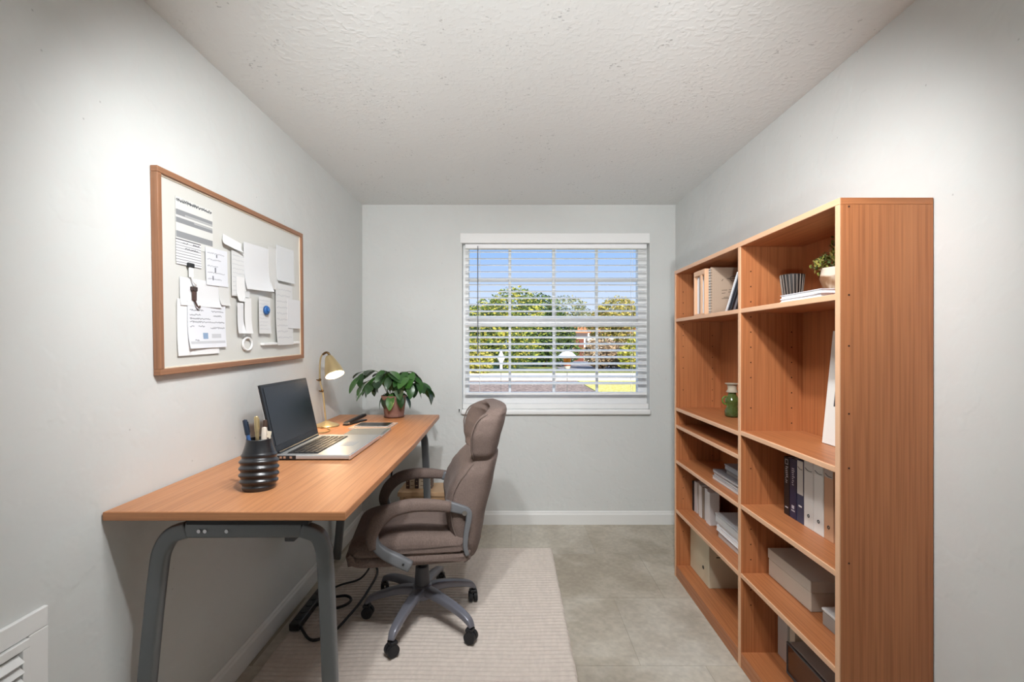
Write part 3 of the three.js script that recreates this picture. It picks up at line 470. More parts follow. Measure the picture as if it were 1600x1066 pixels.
// pen pot
{
  const t = thing('pen_pot', 'matt black ribbed ceramic pot holding pens on the desk', 'pot', [-0.809, DT, -1.56]);
  const rings = [], N = 48, Hh = 0.16;
  for (let j = 0; j <= 90; j++) {
    const v = j / 90, y = v * Hh, ring = [];
    let r = v < 0.5 ? 0.047 + 0.009 * Math.sin(Math.min(1, v / 0.28) * Math.PI / 2) : 0;
    if (v >= 0.5) r = 0.056 - 0.018 * sstep(0.5, 1, v);
    for (let i = 0; i < N; i++) { const a = i / N * Math.PI * 2; const w = v < 0.74 ? 0.0032 * Math.sin(v * 6.283 * 7.5 + 0.9 * Math.sin(a) + 0.6 * Math.sin(2 * a + 1)) * sstep(0.02, 0.1, v) * (1 - sstep(0.64, 0.76, v)) : 0; ring.push(V((r + w) * Math.cos(a), y, -(r + w) * Math.sin(a))); }
    rings.push(ring);
  }
  for (const [r, y] of [[0.034, Hh], [0.034, Hh - 0.05], [0.03, Hh - 0.09]]) rings.push(Array.from({ length: N }, (_, i) => { const a = i / N * Math.PI * 2; return V(r * Math.cos(a), y, -r * Math.sin(a)); }));
  mk('body', loft(rings), M.ceramic, t);
  const pen = (name, label, lx, lz, tx, tz, len, c, r, tip) => { const p = thing(name, label, 'pen', [-0.809 + lx, DT + 0.075, -1.56 + lz]); const dir = V(tx, len, tz).normalize(), q = new THREE.Quaternion().setFromUnitVectors(V(0, 1, 0), dir); p.quaternion.copy(q); mk('barrel', lathe([[0.0008, 0], [r * 0.5, 0.006], [r, 0.016], [r, len - 0.01], [r * 0.8, len], [0.0005, len]], 14), c, p); mk('cap', lathe([[r * 1.02, len - 0.045], [r * 1.25, len - 0.042], [r * 1.2, len + 0.003], [0.0005, len + 0.006]], 14), tip, p); mk('clip', rbox(0.002, 0.035, 0.003, 0.0008).translate(r * 1.3 + 0.0008, len - 0.02, 0), tip, p); };
  pen('pen', 'dark blue pen leaning out of the black ribbed pot', -0.012, 0.008, -0.024, 0.01, 0.145, C(0x3f5f8f, 0.3), 0.006, C(0x26303f, 0.3));
  pen('pen', 'gold ballpoint pen in the black ribbed pot', -0.004, -0.004, -0.008, -0.002, 0.15, M.brass, 0.0058, M.brass);
  pen('marker', 'short red and white marker in the black ribbed pot', 0.014, 0.01, 0.012, 0.008, 0.12, C(0xb53a34, 0.4), 0.0065, C(0xd8cfc2, 0.4));
  pen('pencil', 'brown wooden pencil in the black ribbed pot', 0.007, -0.006, 0.006, -0.006, 0.138, C(0x6d4a32, 0.5), 0.0048, C(0x46332a, 0.5));
  const s = thing('paper_clip_tag', 'cream tag with dark dots standing in the black ribbed pot', 'tag', [-0.79, DT + 0.1, -1.552], 0.3); mk('card', rbox(0.022, 0.085, 0.0015, 0.0005).translate(0, 0.0425, 0), C(0xd9cfbb), s, [0, 0, 0], [0, 0, -0.14]); mk('dots', merged([0.05, 0.062, 0.074].map((y, k) => cyl(0.003, 0.003, 0.001, 10).rotateX(Math.PI / 2).translate(-0.002 + (k % 2) * 0.005, y, 0.001))), C(0x3a2a22), s, [0, 0, 0], [0, 0, -0.14]);
}
// brass desk lamp with its bulb
{
  const bxp = -1.04, bz = -2.74, t = thing('desk_lamp', 'brass desk lamp with a glowing bulb on the wooden desk', 'lamp', [bxp, DT, bz]);
  mk('base', lathe([[0.001, 0.0005], [0.066, 0.0005], [0.068, 0.004], [0.064, 0.01], [0.03, 0.022], [0.012, 0.03], [0.001, 0.031]], 40), M.brass, t);
  mk('stem', tube([[-0.005, 0.028, 0], [-0.012, 0.1, 0], [-0.022, 0.19, 0], [-0.036, 0.25, 0], [-0.038, 0.35, 0], [-0.03, 0.395, 0], [-0.012, 0.412, 0]], 0.0045, 40, 10), M.brass, t);
  for (const [x, y] of [[-0.024, 0.2], [-0.037, 0.262]]) { const k = mk('joint', new THREE.SphereGeometry(0.008, 14, 10), M.darkBrass, t, [x, y, 0.004]); mk('thumb_screw', cyl(0.003, 0.004, 0.016, 10).rotateZ(1.2), M.darkBrass, k, [-0.01, -0.002, 0.004]); }
  mk('yoke', sweep([[-0.022, 0.404], [0.0, 0.416], [0.014, 0.405], [0.02, 0.385]], 0.006, 0.008, 0.7, 14), M.darkBrass, t);
  const ax = V(0.4, -0.85, 0.3).normalize(), q = new THREE.Quaternion().setFromUnitVectors(V(0, -1, 0), ax), top = V(0.012, 0.396, 0.004);
  const sh = mk('shade', lathe([[0.0005, 0], [0.016, -0.001], [0.022, -0.01], [0.026, -0.02], [0.045, -0.08], [0.052, -0.112], [0.054, -0.122], [0.0515, -0.122], [0.049, -0.11], [0.042, -0.08], [0.023, -0.022], [0.0005, -0.015]], 40), M.brass, t, top.toArray()); sh.quaternion.copy(q);
  mk('liner', lathe([[0.0005, -0.0162], [0.0222, -0.0235], [0.0412, -0.0802], [0.0482, -0.11], [0.0506, -0.1215]], 40), std({ color: 0xf4efe4, roughness: 0.6, side: THREE.DoubleSide }), sh);
  const bulb = mk('bulb', new THREE.SphereGeometry(0.026, 20, 14), std({ color: 0xfff2d8, emissive: 0xffe0ae, emissiveIntensity: 2.2 }), sh, [0, -0.075, 0]);
  const l = new THREE.PointLight(0xffe2b8, 0.4); l.castShadow = true; l.position.copy(top).addScaledVector(ax, 0.075); t.add(l);
  const c = thing('lamp_cable', 'thin pale lamp cable lying on the desk behind the laptop', 'cable'); mk('wire', tube([[-1.045, DT + 0.008, -2.672], [-1.0, DT + 0.004, -2.64], [-0.965, DT + 0.004, -2.59], [-0.97, DT + 0.004, -2.53], [-1.03, DT + 0.004, -2.5], [-1.11, DT + 0.004, -2.52]], 0.0028, 50, 6), C(0x9c8453, 0.5), c);
}
// potted plant on the desk: every leaf its own mesh
{
  const t = thing('potted_plant', 'leafy dark green houseplant in a terracotta pot at the far end of the desk', 'plant', [-0.742, DT, -3.08]);
  const clay = dataTex(256, 128, (u, v) => mixc(rgb(118, 84, 74), rgb(150, 114, 102), fbm(u, v, 8, 20, 131, 4)), true);
  mk('pot', lathe([[0.001, 0.004], [0.056, 0.004], [0.06, 0.01], [0.07, 0.09], [0.073, 0.112], [0.078, 0.116], [0.08, 0.138], [0.076, 0.14], [0.071, 0.136], [0.068, 0.118], [0.001, 0.116]], 48), std({ map: clay, roughness: 0.85 }), t); mk('saucer', lathe([[0.001, 0.0005], [0.06, 0.0005], [0.066, 0.008], [0.063, 0.008], [0.058, 0.003], [0.001, 0.003]], 40), C(0x6d4a3e), t);
  const leafGeo = (L, Wd, bend, fold) => { const pos = [], uv = [], idx = [], A = 10, B = 4; for (let i = 0; i <= A; i++) { const s = i / A, w = Wd * Math.sin(Math.PI * Math.min(1, 0.06 + s * 0.94)) ** 0.75 * (s > 0.985 ? 0.15 : 1); for (let j = 0; j <= B; j++) { const q = j / B * 2 - 1; const th = s * bend; pos.push(bend ? L * Math.sin(th) / bend : L * s, (bend ? -L * (1 - Math.cos(th)) / bend : 0) + Math.abs(q) * w * fold, q * w); uv.push(s, j / B); } } for (let i = 0; i < A; i++) for (let j = 0; j < B; j++) { const a = i * (B + 1) + j; idx.push(a, a + 1, a + B + 2, a, a + B + 2, a + B + 1); } const g = new THREE.BufferGeometry(); g.setAttribute('position', new THREE.Float32BufferAttribute(pos, 3)); g.setAttribute('uv', new THREE.Float32BufferAttribute(uv, 2)); g.setIndex(idx); g.computeVertexNormals(); return g; };
  const geos = [leafGeo(0.11, 0.027, 0.7, 0.18), leafGeo(0.1, 0.026, 1.0, 0.22), leafGeo(0.125, 0.03, 0.45, 0.15), leafGeo(0.085, 0.023, 0.3, 0.2)];
  const lm = [0x2b5423, 0x22421f, 0x3a6628, 0x1b341b].map((c) => phys({ color: c, roughness: 0.34, clearcoat: 0.3, clearcoatRoughness: 0.3, side: THREE.DoubleSide }));
  const stems = [];
  const N = 17;
  for (let b = 0; b < N; b++) {
    const az = b * 2.39996 + 0.4, out = b < 6 ? 0.09 : rr(0.16, 0.22), up = b < 6 ? rr(0.26, 0.31) : rr(0.21, 0.32);
    const cl = Math.sin(az) > 0.2 ? 1 : (Math.cos(az) < 0 ? 1.0 : 1.05);
    const ex = Math.cos(az) * out * cl * 1.12 + 0.008, ez = Math.sin(az) * out * 0.42, p0 = V(Math.cos(az) * 0.03, 0.115, Math.sin(az) * 0.03), p1 = V(ex * 0.45, up * 0.95, ez * 0.45), p2 = V(ex * 0.85, up, ez * 0.85), p3 = V(ex * 1.05, up - 0.035, ez);
    const cv = new THREE.CatmullRomCurve3([p0, p1, p2, p3]); stems.push(new THREE.TubeGeometry(cv, 16, 0.0022, 5));
    const nl = b < 6 ? 4 : 5;
    for (let k = 0; k < nl; k++) {
      const s = 0.45 + 0.55 * k / (nl - 1), p = cv.getPoint(s), side = k === nl - 1 ? 0 : (k % 2 ? 0.95 : -0.95);
      const m = mk('leaf', geos[(b + k) % 4], lm[(b * 3 + k) % 4], t, [p.x, p.y, p.z]);
      m.rotation.set(rr(-0.35, 0.35), -az + side + rr(-0.2, 0.2), -rr(0.1, 0.85) - (k === nl - 1 ? 0.35 : 0), 'YZX');
    }
  }
  for (let b = 0; b < 9; b++) { const a = b * 0.7 + 0.2, p = [Math.cos(a) * 0.06, 0.15, Math.sin(a) * 0.06]; const m = mk('leaf', geos[b % 2], lm[b % 4], t, p); m.rotation.set(0, -a, -rr(0.7, 1.3), 'YZX'); stems.push(tube([[Math.cos(a) * 0.03, 0.112, Math.sin(a) * 0.03], [Math.cos(a) * 0.045, 0.145, Math.sin(a) * 0.045], p], 0.002, 6, 5)); }
  mk('stems', merged(stems), C(0x3f5a2a), t); mk('soil', cyl(0.069, 0.069, 0.006, 32).translate(0, 0.119, 0), C(0x2a1f18, 0.95), t);
}

// ---------------------------------------------------------------- noticeboard and what is pinned to it
{
  const cy = 1.6085, cd = 2.06, L = 1.065, h = 0.66, fw = 0.019, fd = 0.024, t = thing('noticeboard', 'wood-framed glossy white noticeboard hanging slightly tilted on the wall', 'board', [XL, cy, -cd]);
  t.rotation.x = 0.0235;
  const y0 = -h / 2, y1 = h / 2, z0 = -L / 2, z1 = L / 2;
  mk('frame_rail', span(0.001, fd, y1 - fw, y1, z0, z1, 0.002, 2), M.frameWood, t); mk('frame_rail', span(0.001, fd, y0, y0 + fw, z0, z1, 0.002, 2), M.frameWood, t);
  mk('frame_stile', span(0.001, fd, y0 + fw, y1 - fw, z0, z0 + fw, 0.002, 1), M.frameWood, t); mk('frame_stile', span(0.001, fd, y0 + fw, y1 - fw, z1 - fw, z1, 0.002, 1), M.frameWood, t);
  mk('board_surface', span(0.001, 0.012, y0 + fw, y1 - fw, z0 + fw, z1 - fw, 0.001), M.board, t);
  mk('inner_lip', merged([span(0.012, 0.016, y1 - fw - 0.005, y1 - fw, z0 + fw, z1 - fw, 0.001), span(0.012, 0.016, y0 + fw, y0 + fw + 0.005, z0 + fw, z1 - fw, 0.001), span(0.012, 0.016, y0 + fw + 0.005, y1 - fw - 0.005, z0 + fw, z0 + fw + 0.005, 0.001), span(0.012, 0.016, y0 + fw + 0.005, y1 - fw - 0.005, z1 - fw - 0.005, z1 - fw, 0.001)]), C(0xe9dcc8, 0.4), t);
  mk('pen_ledge', span(0.012, 0.03, -0.252, -0.24, -0.47, -0.1, 0.003), M.whitePaint, t);
  const scrib = (c, x, y, w, lw, q) => { c.lineWidth = lw; c.beginPath(); c.moveTo(x, y); for (let i = 1; i <= w / 5; i++) { q = (q * 73 + 19) % 101; c.lineTo(x + i * 5, y + (q / 101 - 0.5) * lw * 3.2); } c.stroke(); };
  const T = {};
  T.print = canvasTex(384, 256, (c, w, h2) => { c.fillStyle = '#dcdcd8'; c.fillRect(0, 0, w, h2); c.strokeStyle = '#55585c'; scrib(c, 8, 16, 368, 5, 3); scrib(c, 8, 18, 368, 4, 9); c.fillStyle = '#8f9194'; c.fillRect(4, 66, 376, 30); c.fillRect(4, 108, 376, 28); c.fillRect(4, 180, 376, 34); c.fillStyle = '#b3b4b5'; c.fillRect(90, 84, 290, 10); c.fillRect(180, 110, 200, 8); });
  T.lined = canvasTex(256, 192, (c, w, h2) => { c.fillStyle = '#e4e4e6'; c.fillRect(0, 0, w, h2); c.strokeStyle = '#3c3d42'; c.lineWidth = 7; c.beginPath(); c.moveTo(0, 6); c.lineTo(w, 6); c.stroke(); for (let k = 1; k < 9; k++) { c.lineWidth = 3; c.beginPath(); c.moveTo(0, 8 + k * 21); c.lineTo(w, 8 + k * 21); c.stroke(); } scrib(c, 60, 26, 60, 4, 5); scrib(c, 170, 24, 70, 4, 8); scrib(c, 90, 66, 140, 4, 12); });
  T.form = canvasTex(384, 320, (c, w, h2) => { c.fillStyle = '#e6e8ee'; c.fillRect(0, 0, w, h2); c.strokeStyle = '#6d7078'; for (const [x, y, l, q] of [[20, 60, 130, 3], [230, 62, 130, 7], [20, 92, 100, 5], [250, 94, 90, 2], [20, 118, 200, 4], [20, 140, 350, 6], [20, 172, 40, 9], [100, 170, 60, 11], [220, 180, 150, 13], [60, 266, 40, 15]]) scrib(c, x, y, l, 3.5, q); c.fillStyle = '#8ea6c4'; c.fillRect(140, 215, 52, 42); c.fillStyle = '#c9cbd0'; c.fillRect(230, 222, 100, 30); c.fillRect(14, 272, 360, 18); });
  T.note = canvasTex(256, 256, (c, w, h2) => { c.fillStyle = '#e2e4ea'; c.fillRect(0, 0, w, h2); c.strokeStyle = '#9a9ca4'; for (let k = 0; k < 5; k++) scrib(c, 18, 36 + k * 44, 200 - (k % 3) * 40, 3, k * 7 + 2); c.fillStyle = '#7c7f88'; c.fillRect(100, 130, 16, 36); c.fillRect(70, 190, 14, 30); c.fillRect(120, 40, 14, 22); });
  T.faint = canvasTex(256, 256, (c, w, h2) => { c.fillStyle = '#dfe0e0'; c.fillRect(0, 0, w, h2); c.strokeStyle = '#c4c6ca'; for (let k = 0; k < 9; k++) scrib(c, 14, 24 + k * 25, 220 - (k % 4) * 20, 2.5, k * 5 + 4); });
  const mats = Object.fromEntries(Object.entries(T).map(([k, m]) => [k, std({ map: m, roughness: 0.75 })]));
  let layer = 0;
  const sheet = (name, label, d0, d1, y0, y1, mat, curl = 0.006, tilt = 0) => {
    layer++;
    const w = d1 - d0, hh = y1 - y0, g = new THREE.BoxGeometry(w, hh, 0.0007, 8, 8, 1), p = g.attributes.position;
    for (let i = 0; i < p.count; i++) { const u = p.getX(i) / w, v = p.getY(i) / hh, k = hash(layer, 3, 1), e = Math.max(0, -v) * 2 * (0.4 + k) + 0.6 * Math.max(0, (layer % 2 ? -u : u)) * Math.max(0, (layer % 3 ? -v : v)) * 4; p.setZ(i, p.getZ(i) + curl * e * e * 0.5); }
    g.computeVertexNormals(); g.rotateY(Math.PI / 2);
    const m = solo(name, label, 'paper', g, mat, [XL + 0.0128 + 0.0009 * layer, (y0 + y1) / 2, -(d0 + d1) / 2], [0.0235 + tilt, 0, 0]); return m;
  };
  sheet('printed_sheet', 'printed sheet with a heading line and three grey bars on the noticeboard', 1.618, 1.82, 1.7, 1.862, mats.print, 0.001);
  sheet('printed_sheet', 'small sheet of dark ruled lines under the three grey bars', 1.619, 1.749, 1.636, 1.722, mats.lined, 0.001);
  sheet('paper_sheet', 'large blank white sheet partly covered by the sheet with a blue square', 1.623, 1.851, 1.328, 1.521, M.paper, 0.008);
  sheet('paper_sheet', 'wide white sheet above the sheet with a blue square', 1.635, 1.858, 1.5, 1.596, M.paper2, 0.006);
  sheet('paper_sheet', 'small grey strip of paper to the side of the wide white sheet', 1.851, 1.92, 1.515, 1.603, M.paper3, 0.006);
  sheet('paper_note', 'note with a few small dark marks under the ruled sheet', 1.771, 1.906, 1.585, 1.724, mats.note, 0.004, 0.02);
  sheet('printed_sheet', 'form with handwriting lines and a small blue square', 1.671, 1.892, 1.352, 1.518, mats.form, 0.008);
  sheet('paper_note', 'small tilted white slip near the middle of the noticeboard top', 1.871, 2.0, 1.745, 1.785, M.paper, 0.01, -0.12);
  sheet('paper_sheet', 'pale faintly ruled sheet behind the torn white sheet', 1.93, 2.06, 1.56, 1.74, mats.faint, 0.004);
  sheet('paper_sheet', 'upright white sheet hanging highest with its lower corner lifted', 2.018, 2.228, 1.6, 1.795, M.paper2, 0.012, 0.02);
  sheet('paper_sheet', 'long narrow grey strip beside the upright white sheet', 2.219, 2.304, 1.62, 1.813, M.paper3, 0.008);
  sheet('paper_sheet', 'glossy white sheet in the upper far corner of the noticeboard', 2.292, 2.475, 1.669, 1.837, phys({ color: 0xe2e4e6, roughness: 0.25, clearcoat: 0.8 }), 0.006);
  sheet('paper_note', 'slim white slip above two narrow hanging strips', 1.957, 2.018, 1.54, 1.64, M.paper, 0.008);
  sheet('paper_note', 'narrow hanging paper strip, the one closer to the form', 1.964, 2.008, 1.409, 1.534, M.paper2, 0.012);
  sheet('paper_note', 'narrow hanging paper strip beside a sheet held by the blue magnet', 2.015, 2.067, 1.41, 1.558, M.paper, 0.012);
  sheet('paper_sheet', 'pale sheet held by the blue magnet', 2.127, 2.228, 1.413, 1.575, mats.faint, 0.006);
  sheet('paper_sheet', 'tall faintly ruled sheet hanging below the glossy white sheet', 2.278, 2.452, 1.362, 1.655, mats.faint, 0.006);
  sheet('paper_sheet', 'small white sheet at the far edge of the noticeboard', 2.394, 2.536, 1.445, 1.59, M.paper2, 0.006);
  const mag = thing('magnet', 'round blue magnet on the noticeboard', 'magnet', [XL + 0.03, 1.517, -2.178]); mk('body', lathe([[0.001, 0], [0.02, 0], [0.021, 0.006], [0.016, 0.013], [0.001, 0.014]], 24).rotateZ(-Math.PI / 2), C(0x2a5f9e, 0.35), mag); mk('cap', lathe([[0.001, 0.013], [0.01, 0.0135], [0.009, 0.017], [0.001, 0.018]], 18).rotateZ(-Math.PI / 2), C(0x3a72b4, 0.3), mag);
  const clip = (name, label, d, y, head, body) => { const c = thing(name, label, 'clip', [XL + 0.021, y, -d]); mk('head', rbox(0.01, 0.016, 0.03, 0.003), head, c, [0, 0.028, 0.004]); mk('body', rbox(0.006, 0.036, 0.022, 0.003), body, c, [0.0, 0.004, 0.002]); mk('hook', tube([[0.003, -0.012, 0.004], [0.006, -0.03, -0.004], [0.007, -0.036, -0.016], [0.004, -0.03, -0.022]], 0.003, 14, 6), body, c); };
  clip('paper_clip', 'white hook clip with a dark grey top on the noticeboard', 1.688, 1.61, M.darkMetal, M.whitePaint);
  clip('paper_clip', 'dark brown bulldog clip holding the form', 1.705, 1.53, C(0x3a2a24, 0.4), C(0x4a342c, 0.35));
  solo('tape_ring', 'loop of white ribbon hanging low on the noticeboard', 'ribbon', new THREE.TorusGeometry(0.026, 0.0045, 8, 28).scale(1.35, 1, 1).rotateY(Math.PI / 2), M.whitePaint, [XL + 0.019, 1.366, -2.05]);
}

// ---------------------------------------------------------------- rug
{
  const x0 = -1.05, x1 = 0.27, d0 = 1.72, d1 = 3.23, nx = 170, nz = 520, th = 0.015, pos = [], col = [], idx = [];
  const rib = 0.0275;
  for (let j = 0; j <= nz; j++) for (let i = 0; i <= nx; i++) {
    const u = i / nx, v = j / nz, wob = 0.004 * (fbm(u, v, 20, 12, 201, 3) - 0.5) * 2 + 0.006 * Math.sin(u * 9 + v * 3);
    const ph = ((v * (d1 - d0) + wob) / rib), c = Math.abs(Math.sin(ph * Math.PI)), n = vnoise(u * 150, ph, 150, 999, 202), f = vnoise(u * 400, v * 900, 400, 900, 203);
    const edge = Math.min(i, nx - i) < 1 || Math.min(j, nz - j) < 1;
    const h = edge ? 0.0012 : th * (0.12 + 0.78 * c ** 0.42) + 0.0022 * (n - 0.5) + 0.0008 * (f - 0.5);
    const ex = (i === 0 || i === nx) ? 0.004 * (vnoise(v * 60, 1, 60, 9, 204) - 0.5) : 0;
    pos.push(x0 + (x1 - x0) * u + ex, h, -(d0 + (d1 - d0) * v));
    const k = 0.93 + 0.12 * n + 0.06 * (f - 0.5); col.push(0.64 * k, 0.565 * k, 0.505 * k);
  }
  for (let j = 0; j < nz; j++) for (let i = 0; i < nx; i++) { const a = j * (nx + 1) + i; idx.push(a, a + 1, a + nx + 2, a, a + nx + 2, a + nx + 1); }
  const g = new THREE.BufferGeometry(); g.setAttribute('position', new THREE.Float32BufferAttribute(pos, 3)); g.setAttribute('color', new THREE.Float32BufferAttribute(col, 3)); g.setIndex(idx); g.computeVertexNormals();
  solo('rug', 'beige ribbed woven rug under the desk and office chair', 'rug', g, std({ vertexColors: true, roughness: 0.95, side: THREE.DoubleSide }));
}
const RUG = 0.0158;

// ---------------------------------------------------------------- office chair: faces -x
{
  const t = thing('office_chair', 'taupe upholstered office chair with padded arms and grey wheeled base', 'chair', [-0.44, RUG, -2.4], 0.16);
  const at = (tab, y) => { if (y <= tab[0][0]) return tab[0][1]; for (let i = 1; i < tab.length; i++) if (y <= tab[i][0]) { const s = (y - tab[i - 1][0]) / (tab[i][0] - tab[i - 1][0]), q = s * s * (3 - 2 * s); return tab[i - 1][1] + (tab[i][1] - tab[i - 1][1]) * (0.5 * s + 0.5 * q); } return tab[tab.length - 1][1]; };
  const pad = (ys, Ft, Rt, Wt, recess, ex) => loft(ys.map((y) => { const f = at(Ft, y), r = at(Rt, y), w = at(Wt, y), ring = []; for (let i = 0; i < 44; i++) { const a = i / 44 * Math.PI * 2, cs = Math.cos(a), sn = Math.sin(a), U = Math.sign(cs) * Math.abs(cs) ** ex, S = Math.sign(sn) * Math.abs(sn) ** ex; let x = (f + r) / 2 + S * (r - f) / 2; if (S < 0) x += at(recess, y) * (1 - U * U) * -S; else x -= 0.02 * U * U * S; ring.push(V(x, y, -U * w)); } return ring; }));
  const lin = (a, b, n) => Array.from({ length: n + 1 }, (_, i) => a + (b - a) * i / n);
  // lower back
  const Fb = [[0.345, 0.2], [0.36, 0.165], [0.4, 0.14], [0.46, 0.11], [0.54, 0.085], [0.61, 0.075], [0.68, 0.09], [0.73, 0.12], [0.78, 0.165], [0.81, 0.2], [0.83, 0.245], [0.84, 0.29]], Rb = [[0.345, 0.225], [0.355, 0.255], [0.38, 0.275], [0.42, 0.285], [0.52, 0.302], [0.72, 0.348], [0.83, 0.372], [0.84, 0.365]], Wb = [[0.345, 0.15], [0.37, 0.2], [0.45, 0.232], [0.6, 0.245], [0.75, 0.238], [0.81, 0.215], [0.84, 0.17]];
  mk('backrest', pad([...lin(0.345, 0.4, 6), ...lin(0.415, 0.81, 26), ...lin(0.817, 0.84, 4)], Fb, Rb, Wb, [[0.345, 0.0], [0.45, 0.03], [0.7, 0.045], [0.84, 0.02]], 0.62), M.fabric, t);
  const Fh = [[0.795, 0.25], [0.805, 0.215], [0.825, 0.19], [0.87, 0.178], [0.93, 0.176], [0.98, 0.19], [1.01, 0.215], [1.035, 0.26], [1.05, 0.31], [1.056, 0.35]], Rh = [[0.795, 0.35], [0.9, 0.378], [1.0, 0.404], [1.035, 0.412], [1.05, 0.41], [1.056, 0.395]], Wh = [[0.795, 0.17], [0.81, 0.21], [0.85, 0.242], [0.94, 0.262], [1.0, 0.258], [1.03, 0.242], [1.05, 0.212], [1.056, 0.18]];
  mk('headrest', pad([...lin(0.795, 0.835, 6), ...lin(0.845, 1.0, 14), ...lin(1.008, 1.056, 9)], Fh, Rh, Wh, [[0.795, 0.02], [0.85, 0.1], [0.98, 0.135], [1.03, 0.09], [1.056, 0.0]], 0.62), M.fabric, t);
  // piping along the side edges
  for (const s of [1, -1]) {
    mk('piping', tube(lin(0.37, 0.815, 16).map((y) => [at(Fb, y) + 0.042 + 0.012 * Math.sin((y - 0.37) * 6), y, s * (at(Wb, y) * 0.955 + 0.004)]), 0.0035, 60, 6), M.piping, t);
    mk('piping', tube(lin(0.825, 1.03, 10).map((y) => [at(Fh, y) + 0.045, y, s * (at(Wh, y) * 0.965 + 0.003)]), 0.0035, 40, 6), M.piping, t);
  }
  // seat
  const sc = (pts) => { const s = new THREE.Shape(); s.setFromPoints(new THREE.SplineCurve(pts.map((p) => new THREE.Vector2(...p))).getPoints(60)); return s; };
  const ext = (pts, d, b) => { const g = new THREE.ExtrudeGeometry(sc(pts), { depth: d - 2 * b, bevelEnabled: true, bevelSize: b * 0.7, bevelThickness: b, bevelSegments: 6, bevelOffset: -b * 0.7, curveSegments: 8 }).translate(0, 0, -(d - 2 * b) / 2); g.deleteAttribute('normal'); const uv = g.attributes.uv; const m = mergeVertices(g, 1e-4); m.computeVertexNormals(); return m; };
  mk('seat', ext([[-0.27, 0.392], [-0.31, 0.41], [-0.318, 0.445], [-0.285, 0.482], [-0.2, 0.505], [-0.05, 0.512], [0.1, 0.5], [0.2, 0.485], [0.22, 0.44], [0.21, 0.4], [0.1, 0.39], [-0.1, 0.39], [-0.27, 0.392]], 0.5, 0.07), M.fabric, t);
  mk('seat_base', ext([[-0.26, 0.358], [-0.3, 0.37], [-0.316, 0.4], [-0.3, 0.42], [0, 0.425], [0.2, 0.42], [0.222, 0.385], [0.2, 0.36], [0, 0.355], [-0.26, 0.358]], 0.496, 0.05), M.fabric, t);
  // arms
  for (const s of [1, -1]) {
    const z = s * 0.268, mv = (g) => g.translate(0, 0, z);
    mk('armrest', mv(sweep([[0.13, 0.628], [0.04, 0.64], [-0.05, 0.642], [-0.13, 0.622], [-0.185, 0.575], [-0.21, 0.515], [-0.2, 0.465]], [0.022, 0.026, 0.028, 0.03, 0.03, 0.026, 0.02], [0.026, 0.03, 0.031, 0.03, 0.028, 0.024, 0.02], 0.75, 36, 20)), M.fabric, t);
    const br = mk('arm_bracket', mv(sweep([[-0.196, 0.53], [-0.19, 0.478], [-0.16, 0.445], [-0.1, 0.408], [-0.045, 0.376]], [0.012, 0.02, 0.023, 0.026, 0.024], [0.014, 0.018, 0.02, 0.02, 0.018], 0.55, 24)), M.greyPlastic, t);
    mk('screw', cyl(0.005, 0.005, 0.003, 12).rotateX(Math.PI / 2).translate(-0.075, 0.395, z + s * 0.0205), M.darkMetal, br);
    const b2 = mk('back_bracket', mv(sweep([[0.105, 0.632], [0.16, 0.614], [0.205, 0.596], [0.212, 0.575], [0.2, 0.5], [0.196, 0.44], [0.205, 0.4]], [0.023, 0.021, 0.018, 0.014, 0.012, 0.011, 0.009], [0.014, 0.013, 0.012, 0.011, 0.01, 0.01, 0.008], 0.5, 30).translate(0, 0, -s * 0.018)), M.greyPlastic, t);
    mk('pivot_bolt', cyl(0.011, 0.011, 0.006, 18).rotateX(Math.PI / 2).translate(0.192, 0.595, z - s * 0.004), M.chrome, b2);
  }
  // column and star base
  mk('gas_lift', cyl(0.02, 0.02, 0.12, 24), M.blackPlastic, t, [0, 0.3, 0]); mk('tilt_mechanism', rbox(0.16, 0.035, 0.14, 0.01), M.blackPlastic, t, [0, 0.344, 0]); mk('column_cover', lathe([[0.001, 0.115], [0.036, 0.115], [0.038, 0.12], [0.036, 0.2], [0.032, 0.255], [0.028, 0.258], [0.001, 0.258]], 32), std({ color: 0x55565c, roughness: 0.45 }), t);
  mk('hub', lathe([[0.001, 0.1], [0.04, 0.1], [0.055, 0.115], [0.05, 0.155], [0.04, 0.17], [0.001, 0.17]], 32), M.baseGrey, t);
  for (const [deg, R] of [[-114, 0.305], [-47, 0.325], [24, 0.285], [170, 0.27], [128, 0.33], [73, 0.33]]) {
    const a = deg * Math.PI / 180, leg = mk('leg', sweep([[0.02, 0.142], [0.1, 0.14], [R - 0.08, 0.118], [R - 0.015, 0.094], [R + 0.008, 0.07]], [0.022, 0.02, 0.017, 0.015, 0.008], [0.03, 0.026, 0.021, 0.018, 0.014], 0.55, 20), M.baseGrey, t, [0, 0, 0], [0, a, 0]);
    const w = 0.027;
    const cst = mk('caster', merged([cyl(w, w, 0.018, 22).rotateX(Math.PI / 2).translate(0, w, 0.0125), cyl(w, w, 0.018, 22).rotateX(Math.PI / 2).translate(0, w, -0.0125), cyl(0.008, 0.008, 0.042, 12).rotateX(Math.PI / 2).translate(0, w, 0)]), M.rubber, t, [Math.cos(a) * R, 0, -Math.sin(a) * R], [0, a + 0.9 + deg * 0.013, 0]);
    mk('caster_hood', merged([rbox(0.035, 0.016, 0.04, 0.006).translate(-0.004, 0.058, 0), cyl(0.006, 0.006, 0.03, 10).translate(0, 0.072, 0)]), M.blackPlastic, cst);
  }
}

